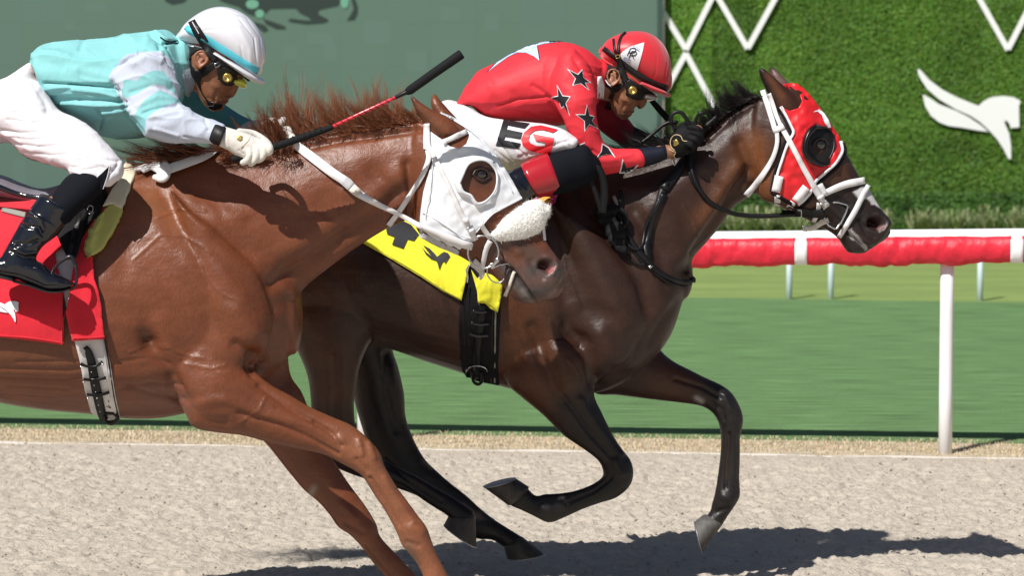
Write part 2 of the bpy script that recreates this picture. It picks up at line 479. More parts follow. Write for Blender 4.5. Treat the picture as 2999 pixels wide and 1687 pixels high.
def setting():
    # ---- lines across the ground, traced in the photo, continued straight
    def line(a, b): 
        p, q = G(*a), G(*b); s = (q[1]-p[1])/(q[0]-p[0]); return lambda x: p[1]+s*(x-p[0])
    L_dirt = line((0, 1297), (2999, 1345)); L_turf = line((0, 1252), (2999, 1299)); L_far = line((1998, 868), (2999, 883))
    XS = np.linspace(-45, 45, 19)
    def strip(name, f0, f1, z, m, C=None, ny=2, label=None):
        V = []; 
        for x in XS:
            for t in np.linspace(0, 1, ny): V.append((x, f0(x)*(1-t)+f1(x)*t, z))
        F = np.array([[i*ny+j, (i+1)*ny+j, (i+1)*ny+j+1, i*ny+j+1] for i in range(len(XS)-1) for j in range(ny-1)])
        o = mk(name, np.array(V), F, m, None, False, None if C is None else np.tile(np.array(C), (len(V), 1)))
        return tag(o, label, kind='structure')
    V = np.array([(-400, -60, -.12), (400, -60, -.12), (400, 700, -.12), (-400, 700, -.12)], float)
    tag(mk('ground', V, np.array([[0, 1, 2, 3]]), M['ground'], None, False), 'bare ground reaching to the horizon', kind='structure')
    strip('dirt_track_outer', lambda x: -8+0*x, lambda x: L_dirt(x)-.0, -.035, M['dirt'], label='sandy racetrack surface away from the horses')
    o = strip('turf_course', L_turf, L_far, -.008, M['turf'], label='mown green turf course beyond the white rail')
    strip('infield_grass', L_far, lambda x: 34.3+0*x, -.012, M['infield'], label='paler rough grass beyond the turf course')
    # ---- near dirt: churned, real relief
    x = np.linspace(-3.1, 3.3, 620); n_y = 640; X, T = np.meshgrid(x, np.linspace(0, 1, n_y), indexing='ij')
    Y0 = 8.2; Yv = Y0+(L_dirt(X)-Y0)*T; P = np.stack([X.ravel(), Yv.ravel(), X.ravel()*0], 1)
    Z = .006*fbm(P*[5, 7, 1], 2, 3)-.020*np.maximum(0, noise(P*[19, 17, 1], 9)-.22)+.012*np.maximum(0, fbm(P*[30, 30, 1], 2, 19))+.005*fbm(P*[75, 80, 1], 2, 4)
    edge = np.clip((L_dirt(P[:, 0])-P[:, 1])/.5, 0, 1)*np.clip((P[:, 1]-Y0)/.3, 0, 1); P[:, 2] = Z*(.25+.75*edge)
    i, j = np.meshgrid(np.arange(619), np.arange(n_y-1), indexing='ij'); a = (i*n_y+j).ravel()
    tag(mk('dirt_track', P, np.stack([a, a+n_y, a+n_y+1, a+1], 1), M['dirt']), 'pale sandy dirt track churned by hooves', kind='structure')
    # ---- loose clods, countless
    g = np.random.default_rng(4); VV = []; FF = []; o = 0
    for k in range(3000):
        cx = g.uniform(-3, 3.2); cy = g.uniform(9.2, L_dirt(cx)-.02); r = g.uniform(.003, .007)*(1.6 if g.random() < .08 else 1)
        q = g.normal(0, 1, (6, 3))*.25+np.array([(1, 0, 0), (-1, 0, 0), (0, 1, 0), (0, -1, 0), (0, 0, 1), (0, 0, -1)]); VV.append(q*r*[1, 1, .7]+[cx, cy, .004])
        for f in ((0, 2, 4), (2, 1, 4), (1, 3, 4), (3, 0, 4), (2, 0, 5), (1, 2, 5), (3, 1, 5), (0, 3, 5)): FF.append([x_+o for x_ in f])
        o += 6
    M['clod'] = mat('clod', (.37, .32, .26), .95, spec=.1)
    tag(mk('dirt_clods', np.concatenate(VV), np.array(FF), M['clod']), 'small loose clods scattered over the dirt track', kind='stuff')
    # ---- thin white line along the edge of the dirt, dry grass verge
    xs = np.linspace(-6, 8, 141); V = []; 
    for x_ in xs:
        y = L_dirt(x_); wv = .006*math.sin(x_*3.1)
        hh = .0045+.0035*math.sin(x_*9.1)*math.sin(x_*2.3+1); V += [(x_, y-.006+wv, -.006), (x_, y-.004+wv, hh), (x_, y+.004+wv, hh), (x_, y+.006+wv, -.006)]
    F = np.array([[4*i+j, 4*i+4+j, 4*i+5+j, 4*i+1+j] for i in range(140) for j in range(3)])
    o = tag(mk('edge_strip', np.array(V), F, M['edging']), 'thin pale edging strip between dirt track and dry verge', 'edging'); 
    strip('verge_base', L_dirt, L_turf, -.004, M['verge'], (.50, .425, .315), label='strip of dry straw coloured ground below the rail')
    VV = []; FF = []; CC = []; o = 0
    def blades(n, fx, fy, h, wd, cols, lean=.5, zf=0):
        nonlocal o
        for k in range(n):
            x_ = fx(); y_ = fy(x_); hh = h*g.uniform(.5, 1.3); a = g.uniform(0, 6.28); lx, ly = math.cos(a)*hh*lean*g.uniform(.2, 1.3), math.sin(a)*hh*lean
            b = g.uniform(0, 3.14); dx, dy = math.cos(b)*wd, math.sin(b)*wd
            VV.extend([(x_-dx, y_-dy, zf-.004), (x_+dx, y_+dy, zf-.004), (x_+lx*.4+dx*.7, y_+ly*.4+dy*.7, zf+hh*.6), (x_+lx*.4-dx*.7, y_+ly*.4-dy*.7, zf+hh*.6), (x_+lx, y_+ly, zf+hh)])
            FF.extend([(o, o+1, o+2), (o, o+2, o+3), (o+3, o+2, o+4)]); o += 5
            c = np.array(cols[g.integers(len(cols))])*g.uniform(.7, 1.25); CC.extend([c]*5)
    straw = [(.60, .46, .29), (.66, .53, .36), (.55, .46, .33), (.40, .37, .2)]
    blades(22000, lambda: g.uniform(-3.5, 4), lambda x_: L_dirt(x_)+(L_turf(x_)-L_dirt(x_))*float(np.clip(g.normal(.62, .33), -.25, 1.15)), .009, .002, straw, 1.2)
    tag(mk('dry_grass', np.array(VV), np.array(FF), M['blade'], C=np.array(CC)), 'short dry straw coloured grass along the rail', kind='stuff')
    # scraps of litter? two tiny pale flecks on the turf
    # ---- near rail
    A = G(1066, 1299); B = G(2768, 1327); dirv = (B-A)/np.linalg.norm(B-A); nrm = np.array([dirv[1], -dirv[0], 0])
    def onrail(px, py):
        d = ray(px, py); t = ((A-CAM)@nrm)/(d@nrm); return CAM+d*t
    pl, pr = onrail(2076, 678), onrail(2999, 667); ul, ur = (pl-A)@dirv, (pr-A)@dirv
    top = lambda u: np.interp(u, [ul-1.2, ur+.6], [pl[2]-.02, pr[2]+.008])
    sp = np.linalg.norm(B-A)/1.0; root = empty('running_rail', 'white running rail with padded red vinyl cover above the green turf', 'rail', A)
    def at(u, n, z): return A*[1, 1, 0]+dirv*u+nrm*n+np.array([0, 0, z])
    # beam: oval white cap
    us = np.linspace(-14, 14, 113); th = np.arange(16)/16*2*math.pi
    R = [at(u, 0, 0)+np.cos(th)[:, None]*nrm*.066+np.outer(np.sin(th)*.040, [0, 0, 1])+np.array([0, 0, top(u)-.040]) for u in us]
    v, f = rings_mesh(R); mk('beam', v, f, M['white_paint'], root)
    # red cover panels between white bands
    ub = (onrail(2347, 720)-A)@dirv; ub2 = (onrail(2976, 720)-A)@dirv; step = ub2-ub
    prof = [(.060, -.034), (.078, -.048), (.090, -.075), (.090, -.105), (.080, -.135), (.062, -.158), (.05, -.150), (.0, -.145), (-.05, -.150), (-.062, -.155), (-.08, -.12), (-.088, -.08), (-.076, -.05), (-.055, -.036)]
    for k in range(-14, 13):
        u0, u1 = ub+step*k+.026, ub+step*(k+1)-.026
        nu = 90 if -4 < k < 3 else 12; V = []; u = np.linspace(u0, u1, nu); RN = np.stack([1-2*abs(fbm(np.stack([u*9+q*.55, u*0+q*.35, u*0+k], 1), 3, 13)) for q in range(14)], 1); PN = np.array([(x_*5, 0, 0) for x_ in u])
        for i, x_ in enumerate(u):
            e = math.sin(math.pi*i/(nu-1))**.4
            for q, (n, z) in enumerate(prof):
                rp = (.0075*RN[i, q]+.003*math.sin(x_*81+q*1.7))*e*(1 if 0 < q < 13 else .2)
                sag = -.010*e*(q in (4, 5, 6, 7, 8, 9))*(1+.7*RN[i, 0])
                V.append(at(x_, n+np.sign(n)*rp, top(x_)+z+sag+rp*.4))
        m = len(prof); F = np.array([[i*m+j, (i+1)*m+j, (i+1)*m+j+1, i*m+j+1] for i in range(nu-1) for j in range(m-1)])
        o_ = mk('cover_panel', np.array(V), F, M['vinyl'], root); solid(o_, .004)
        V = []; 
        for x_ in (u0-.056, u0-.04, u0-.012, u0+.004):
            for q, (n, z) in enumerate(prof): V.append(at(x_, n*1.04, top(x_)+z-.003))
        F = np.array([[i*m+j, (i+1)*m+j, (i+1)*m+j+1, i*m+j+1] for i in range(3) for j in range(m-1)])
        o_ = mk('band', np.array(V), F, M['white_paint'], root); solid(o_, .003)
    for k in range(-4, 6):
        u = sp*(k); b = at(u, 0, 0); P = [b+[0, 0, z] for z in (-.02, .3, .7, top(u)-.05)]
        v, f = tube(P, .0335, 16, cap=(.1, .1)); mk('post', v, f, M['white_paint'], root)
    # ---- low posts beyond the turf course
    me = None; proto = None
    for k, (px, py, lab) in enumerate(((2311, 871, 'low pale post beyond the turf, leftmost of three, behind the dark horse muzzle'), (2433, 871, 'low pale post beyond the turf, middle one of three'), (2870, 876, 'low pale post beyond the turf, on its own right of the tall white post'))):
        p = G(px, py)
        if proto is None:
            proto = empty('low_post', lab, 'post', p, 'low posts beyond the turf course')
            v, f = tube([p+[0, 0, z] for z in (-.02, .15, .30)], .0235, 12, cap=(.1, .1)); mk('shaft', v, f, M['blue_post'], proto)
            v, f = tube([p+[0, 0, z] for z in (.30, .36, .45)], .0262, 12, cap=(.2, .2)); mk('cap', v, f, M['trim2'] if 'trim2' in M else mat('shade_painted_top', (.2, .25, .25), .5), proto)  # upper length of the post greyed to paint in shade, no separate cap
        else:
            c = proto.copy(); COL.objects.link(c); c.location = p; c['label'] = lab
            for ch in list(proto.children):
                d = ch.copy(); COL.objects.link(d); d.parent = c; d.location = ch.location
    # ---- video screen
    YS = 33.9; xr = W((1924, 400), YS)[0]; x0 = xr-13.0; z0 = .33; z1 = 4.6
    root = empty('video_screen', 'large grey green video screen showing galloping horse legs at its top', 'screen', (xr-6, YS, 0))
    nx, nz = 26, 9; dx = 13.0/nx; dz = (z1-z0)/nz
    for i in range(nx):
        for j in range(nz):
            a, b = x0+i*dx, z0+j*dz
            v, f = box(a+.0003, a+dx-.0003, YS-.03, YS+.06, b+.0003, b+dz-.0003)
            c = np.array((.112, .178, .146))*(1+g.normal(0, .006))*np.array([1, 1, 1+g.normal(0, .015)])
            # lighter pixel blocks of the picture on the screen
            mk('screen_panel', v, f, M['screen'], root, False, np.tile(c, (8, 1)))
    cs = .3106
    def sc(L): return [(450+p[0]*cs, p[1]*cs) for p in L]
    for L, mm, dd in ((((620, -160), (1770, -160), (1770, 0), (1740, 50), (1560, 90), (1550, 130), (1640, 175), (1650, 195), (1600, 215), (1440, 227), (1300, 205), (1265, 190), (1290, 170), (1400, 185), (1490, 190), (1460, 160), (1380, 120), (1340, 75), (1100, 80), (1060, 120), (1000, 100), (960, 150), (900, 130), (850, 100), (800, 60), (700, 30), (620, 0)), 'image', .034),
                  (((1030, 170), (1120, 200), (1240, 245), (1250, 270), (1160, 272), (1060, 225)), 'image', .034), (((950, 200), (1050, 235), (1085, 280), (1040, 302), (960, 240)), 'image', .034),
                  (((1870, -100), (1925, 60), (1925, 120), (1895, 185), (1820, 190), (1860, 130), (1885, 80), (1850, -60)), 'image', .034), (((100, -40), (350, -40), (280, 20), (180, 40), (110, 10)), 'image', .034),
                  ([(930+62*math.cos(t), 35+45*math.sin(t)) for t in np.arange(12)*.5236], 'image_light', .038), ([(1000+42*math.cos(t), 125+40*math.sin(t)) for t in np.arange(12)*.5236], 'image_light', .038),
                  ([(1800+40*math.cos(t), 5+70*math.sin(t)) for t in np.arange(12)*.5236], 'image_light', .038)):
        v, f = plate(sc(L), YS-dd+.003, .003); mk('screen_image', v, f, M[mm], root, False)
    M['block'] = mat('screen_block', (.118, .187, .158), .75, spec=.15)
    for (a, b, wd, h) in ((1065, 60, 78, 70), (900, 95, 75, 35), (950, 130, 36, 45), (830, 135, 40, 40), (1190, 150, 60, 60), (805, 258, 55, 80), (860, 220, 40, 30), (40, 465, 35, 90), (250, 5, 60, 30), (190, 60, 30, 30), (1290, 20, 60, 40), (1420, 40, 40, 50)):
        v, f = plate([(a, b), (a+wd, b), (a+wd, b+h), (a, b+h)], YS-.0303, .0006); mk('screen_image', v, f, M['block'], root, False)
    v, f = box(xr+.002, xr+.06, YS-.08, YS+.1, z0-.1, z1); mk('frame', v, f, M['trim'], root, False)
    v, f = box(x0-.06, xr+.06, YS-.08, YS+.1, z0-.16, z0-.102); mk('frame', v, f, M['trim'], root, False)
    # ---- ivy wall
    xa, xb = xr+.10, xr+9.0; root = empty('ivy_wall', 'tall green wall of artificial foliage right of the video screen', 'green wall', (xa+3, 34, 0))
    v, f = box(xa, xb, 34.0, 34.3, 0, 4.4); mk('backing', v, f, M['wallback'], root, False)
    N = 190000; t = g.random(N); px = np.where(t < .93, g.uniform(xa, xa+4.9, N), g.uniform(xa+4.9, xb, N)); pz = np.where(t < .93, g.uniform(.25, 2.75, N), g.uniform(.2, 4.4, N))
    pan = np.floor((px-xa)/.5); tint = np.random.default_rng(3).normal(0, .12, 40)[pan.astype(int) % 40]
    lum = 1+tint*.8+.12*fbm(np.stack([px*2.2, pz*3.5, px*0], 1), 3, 5); s = g.uniform(.008, .019, N)
    cen = np.stack([px, 34.0-g.random(N)*.035-.01*noise(np.stack([px*6, pz*6, px*0], 1)), pz], 1)
    a = g.uniform(0, 6.28, N); u = np.stack([np.cos(a), g.normal(0, .35, N), np.sin(a)], 1); vv = np.stack([-np.sin(a), g.normal(0, .5, N), np.cos(a)], 1)
    V = np.stack([cen-u*s[:, None], cen+vv*s[:, None]*.6, cen+u*s[:, None], cen-vv*s[:, None]*.6], 1).reshape(-1, 3)
    C = np.array((.098, .205, .026))*(lum*g.uniform(.78, 1.22, N))[:, None]*np.stack([1+g.normal(0, .15, N), np.ones(N), 1+g.normal(0, .2, N)], 1)
    tag(mk('ivy_foliage', V, np.arange(N*4).reshape(-1, 4), M['leaf'], root, False, np.repeat(np.clip(C, .004, 1), 4, 0)), kind='stuff')
    # lattice bars
    kx = .4831; K = lambda L: [(1900+p[0]*kx, p[1]*kx) for p in L]
    def bar(a, b, wd):
        a = np.array(a, float); b = np.array(b, float); d = (b-a)/np.hypot(*(b-a)); n = np.array([-d[1], d[0]])*wd/2
        return K([a+n, b+n, b-n, a-n])
    lat = empty('wall_lattice', 'white crossing diamond lattice bars on the left of the green wall', 'lattice', W((2010, 150), 33.92))
    def ext(a, b, e): a = np.array(a, float); b = np.array(b, float); return a+(a-b)*e
    for i, (a, b) in enumerate((((225, 296), ext((60, 25), (225, 300), .0)), ((225, 300), ext((375, 0), (225, 300), .7)), ((226, 318), (60, 625)), ((226, 322), (400, 650)),
                 ((600, 292), ext((430, 0), (600, 292), .8)), ((600, 290), ext((760, 0), (600, 292), .8)))):
        v, f = plate(bar(a, b, 33), 33.945-.003*i, .014); mk('bar', v, f, M['white_paint'], lat, False)
    lat = empty('wall_lattice', 'white V of lattice bars at the top right of the green wall', 'lattice', W((2950, 100), 33.92))
    for i, (a, b) in enumerate((((2178, 300), ext((2010, 0), (2178, 300), .8)), ((2178, 296), ext((2300, 60), (2178, 300), 1.4)))):
        v, f = plate(bar(a, b, 33), 33.945-.003*i, .014); mk('bar', v, f, M['white_paint'], lat, False)
    em = empty('wall_emblem', 'white winged horse head emblem mounted on the green wall', 'emblem', W((2850, 350), 33.92))
    v, f = plate(K(EMB1), 33.945, .012); mk('horse_and_wing', v, f, M['white_paint'], em, False)
    v, f = plate(K(EMB2), 33.945, .012); mk('lower_wing', v, f, M['white_paint'], em, False)
    # ---- clipped hedge and spiky grass at the wall foot
    N = 60000; px = g.uniform(-7, 7.5, N); top_ = .372+.02*noise(np.stack([px*3, px*0, px*0], 1), 2); pz = g.random(N)**.6*top_; py = np.where(g.random(N) < .75, 33.0-.03*g.random(N), g.uniform(33.0, 33.4, N)); pz = np.where(py > 33.0, top_, pz)
    s = g.uniform(.012, .026, N); cen = np.stack([px, py, pz], 1); a = g.uniform(0, 6.28, N); u = np.stack([np.cos(a), g.normal(0, .5, N), np.sin(a)], 1); vv = np.stack([-np.sin(a), g.normal(0, .6, N), np.cos(a)], 1)
    V = np.stack([cen-u*s[:, None], cen+vv*s[:, None]*.6, cen+u*s[:, None], cen-vv*s[:, None]*.6], 1).reshape(-1, 3)
    C = np.array((.05, .115, .02))*(g.uniform(.5, 1.5, N)*(1+.4*noise(np.stack([px*4, pz*8, px*0], 1), 7)))[:, None]
    hr = empty('clipped_hedge', 'low dark clipped hedge along the foot of the green wall', 'hedge', (2, 33.2, 0))
    v, f = box(-7.2, 7.7, 33.05, 33.38, -.01, .35); mk('hedge_core', v, f, M['wallback'], hr, False)
    tag(mk('hedge_foliage', V, np.arange(N*4).reshape(-1, 4), M['leaf'], hr, False, np.repeat(C, 4, 0)), kind='stuff')
    VV = []; FF = []; CC = []; o = 0; cols = [(.30, .34, .17), (.22, .27, .11), (.38, .40, .22), (.12, .18, .06)]
    for k in range(260):
        cx = g.uniform(-7, 7.5); cy = g.uniform(32.2, 32.8)
        for q in range(34):
            a = g.uniform(0, 6.28); L = g.uniform(.16, .34); sp_ = g.uniform(.2, 1.0); dx, dy = math.cos(a)*L*sp_, math.sin(a)*L*sp_; h = L*(1.1-.55*sp_)
            wd = .005; nx_, ny_ = -math.sin(a)*wd, math.cos(a)*wd
            VV += [(cx-nx_, cy-ny_, 0), (cx+nx_, cy+ny_, 0), (cx+dx*.5+nx_, cy+dy*.5+ny_, h*.9), (cx+dx*.5-nx_, cy+dy*.5-ny_, h*.9), (cx+dx, cy+dy, h*.75)]
            FF += [(o, o+1, o+2), (o, o+2, o+3), (o+3, o+2, o+4)]; o += 5; c = np.array(cols[g.integers(4)])*g.uniform(.7, 1.3); CC += [c]*5
    tag(mk('border_grass', np.array(VV), np.array(FF), M['blade'], C=np.array(CC)), 'pale spiky border grass in front of the clipped hedge', kind='stuff')
EMB1 = [(1632, 412), (1650, 425), (1700, 482), (1780, 542), (1870, 588), (1960, 625), (2000, 640), (2030, 612), (2060, 595), (2090, 585), (2150, 580), (2210, 587), (2238, 600), (2255, 612), (2245, 640), (2247, 770), (2195, 775), (2187, 750), (2172, 732), (2157, 728), (2158, 745), (2185, 810), (2196, 880), (2197, 965), (2180, 960), (2150, 900), (2110, 840), (2060, 785), (2010, 740), (1950, 700), (1860, 660), (1760, 600), (1690, 540), (1650, 480), (1632, 440)]
EMB2 = [(1660, 570), (1700, 590), (1760, 630), (1860, 668), (1940, 708), (2010, 755), (2060, 797), (2000, 790), (1900, 772), (1820, 762), (1760, 740), (1710, 700), (1675, 640)]
setting()

# ------------------------------------------------------------------ horses
M['coat'] = mat('chestnut_coat', (.3, .1, .04), .41, spec=.46, attr=True, var=.14, vscale=(9, 9, 14), streak=.16, ridge=((10, 10, 6), .010, .0016, .16),
                bumps=(((16, 16, 22), 5, .010, .5), ((300, 300, 60), 3, .0010, .6)))
M['coat_dark'] = mat('bay_coat', (.1, .04, .02), .44, spec=.38, attr=True, var=.18, vscale=(9, 9, 14), streak=.2, ridge=((10, 10, 6), .010, .0016, .16),
                bumps=(((16, 16, 22), 5, .009, .45), ((300, 300, 60), 3, .0010, .6)))
M['hair'] = mat('hair', (.2, .05, .02), .42, spec=.4, attr=True)
M['hoof'] = mat('hoof', (.035, .03, .028), .5, spec=.4, var=.4, vscale=(60, 60, 20), bumps=(((120, 120, 30), 3, .002, .6),))
M['steel'] = mat('steel', (.62, .63, .65), .25, metal=1)
M['shoe'] = mat('worn_shoe', (.30, .30, .31), .45, metal=.7)
M['eye'] = mat('eye', (.012, .006, .004), .06, spec=.8, coat=1, coat_rough=.02)
M['nostril'] = mat('nostril', (.35, .05, .045), .5)

def hoofs(root, Y, cor, sole, name='hoof', m=None):
    """hoof capsule from coronet pair to sole pair (px), with a thin shoe"""
    st = []; c0, c1 = np.array(cor, float); s0, s1 = np.array(sole, float)
    for t, wd in ((-.10, .040), (0, .047), (.35, .053), (.8, .060), (1.0, .062)):
        st.append((tuple(c0+(s0-c0)*t), tuple(c1+(s1-c1)*t), wd))
    v, f = loft(st, Y, 3, 24, cap=(.3, .04)); h = mk(name, v, f, M['hoof'] if m is None else m, root)
    st = []; c = (s0+s1)/2
    for t in (1.02, 1.085): st.append((tuple((c0+(s0-c0)*t-c)*1.02+c), tuple((c1+(s1-c1)*t-c)*1.02+c), .063))
    v, f = loft(st, Y, 1, 24, cap=(.02, .02)); mk('shoe', v, f, M['shoe'], h)
    return h

def ear(px_tip, px_l, px_r, Y, dy=.0):
    """station pairs from base to tip"""
    return loft([(px_l[0], px_r[0], .030, 0)]+[(a, b, w_, dy*i/len(px_l)) for i, (a, b, w_) in enumerate(zip(px_l[1:], px_r[1:], (.03, .026, .018, .008)))]+[(px_tip, (px_tip[0]+2, px_tip[1]+2), .003, dy)], Y, 4, 20, cap=(.3, .3))

YN = 10.1; YDK = 11.0
def near_horse():
    Y = YN; root = empty('racehorse', 'chestnut racehorse in front, galloping in a white hood with a fleece noseband', 'horse', (-1.2, Y, .1))
    body = loft([((-1020, 700), (-1010, 860), .05), ((-960, 600), (-960, 1000), .2), ((-800, 540), (-800, 1080), .29), ((-560, 520), (-560, 1090), .31), ((-300, 560), (-300, 1110), .31), ((0, 572), (0, 1176), .33), ((138, 565), (138, 1199), .33), ((269, 545), (269, 1211), .32), ((352, 510), (352, 1223), .31),
                 ((430, 485), (450, 1226), .29), ((530, 480), (540, 1212), .27), ((640, 500), (640, 1180), .25), ((735, 560), (735, 1130), .215), ((805, 650), (810, 1085), .17), ((850, 760), (848, 1040), .11)], Y, 4, 40, egg=.18, cap=(.3, .5))
    shoulder = loft([((500, 560), (560, 620), .05), ((520, 640), (660, 690), .075), ((560, 780), (760, 800), .09), ((560, 930), (800, 930), .10), ((540, 1060), (770, 1040), .095), ((545, 1170), (700, 1110), .07)], Y-.165, 4, 28, cap=(.5, .5))
    shoulder2 = loft([((500, 560), (560, 620), .05), ((520, 640), (660, 690), .075), ((560, 780), (760, 800), .09), ((560, 930), (800, 930), .10), ((540, 1060), (770, 1040), .095)], Y+.165, 4, 28, cap=(.5, .5))
    neck = loft([((425, 480), (730, 1010), .22), ((540, 448), (868, 905), .175), ((690, 430), (885, 850), .14), ((855, 418), (958, 788), .118), ((985, 392), (1048, 722), .10), ((1100, 374), (1135, 668), .092), ((1195, 356), (1200, 640), .088), ((1250, 350), (1250, 600), .08)], Y, 5, 36, egg=.22, cap=(.3, .5))
    head = loft([((1235, 352), (1205, 600), .07), ((1262, 338), (1212, 650), .085), ((1300, 330), (1232, 690), .10), ((1345, 352), (1262, 714), .11), ((1412, 405), (1305, 733), .112), ((1460, 462), (1345, 750), .10), ((1500, 531), (1382, 772), .082), ((1535, 595), (1420, 792), .066), ((1567, 655), (1455, 818), .058),
                 ((1597, 703), (1478, 846), .056), ((1625, 742), (1496, 872), .058), ((1648, 775), (1530, 889), .056), ((1652, 800), (1575, 888), .046), ((1644, 822), (1612, 876), .03)], Y-.02, 5, 36, cap=(.5, .7))
    cheek = loft([((1262, 560), (1230, 610), .03), ((1330, 560), (1235, 680), .04), ((1380, 610), (1290, 715), .035), ((1400, 680), (1350, 740), .02)], Y-.085, 4, 20)
    e1 = ear((1198, 270), [(1259, 395), (1240, 362), (1215, 320), (1204, 292)], [(1352, 385), (1318, 345), (1262, 318), (1226, 294)], Y-.085, -.02)
    e2 = ear((1273, 268), [(1300, 395), (1276, 345), (1262, 310), (1261, 288)], [(1372, 385), (1338, 345), (1313, 318), (1288, 290)], Y+.05, .02)
    nl = loft([((640, 960), (500, 1130), .07), ((700, 1040), (542, 1212), .092), ((745, 1088), (569, 1253), .088), ((795, 1128), (640, 1268), .076), ((850, 1158), (710, 1276), .066), ((904, 1190), (800, 1300), .056), ((970, 1220), (888, 1319), .049), ((1032, 1247), (950, 1333), .046),
               ((1080, 1287), (1003, 1360), .047), ((1113, 1327), (1042, 1381), .044), ((1126, 1364), (1066, 1403), .037), ((1160, 1422), (1098, 1455), .028), ((1192, 1465), (1122, 1490), .027), ((1222, 1507), (1144, 1528), .029), ((1250, 1545), (1162, 1562), .035), ((1264, 1583), (1176, 1597), .036), ((1277, 1618), (1205, 1632), .030),
               ((1300, 1662), (1232, 1672), .028), ((1322, 1705), (1245, 1718), .034)], Y-.19, 5, 28, cap=(.5, .4))
    fl = loft([((842, 1020), (640, 1100), .08), ((852, 1100), (650, 1180), .08), ((885, 1150), (692, 1232), .075), ((912, 1220), (771, 1292), .066), ((940, 1290), (842, 1379), .055), ((978, 1350), (890, 1436), .050), ((1022, 1417), (928, 1467), .047), ((1068, 1479), (964, 1507), .048),
               ((1103, 1536), (989, 1543), .048), ((1110, 1565), (1022, 1565), .042), ((1130, 1592), (1056, 1600), .031), ((1172, 1635), (1090, 1648), .028), ((1222, 1690), (1140, 1705), .028), ((1280, 1755), (1190, 1775), .036), ((1320, 1785), (1250, 1815), .032), ((1375, 1820), (1300, 1850), .036)], Y+.17, 5, 28, cap=(.5, .4))
    hl = [loft([((-640, 900), (-900, 900), .13), ((-700, 1040), (-930, 1020), .11), ((-790, 1160), (-960, 1130), .07), ((-880, 1260), (-1010, 1240), .055), ((-880, 1330), (-990, 1340), .045), ((-800, 1430), (-870, 1460), .03), ((-700, 1560), (-770, 1590), .03), ((-650, 1620), (-740, 1640), .036), ((-610, 1690), (-680, 1710), .03), ((-580, 1740), (-650, 1760), .036)], Y+s*.17+0, 4, 24) for s in (-1, 1)]
    yn = (0, Y-.02)
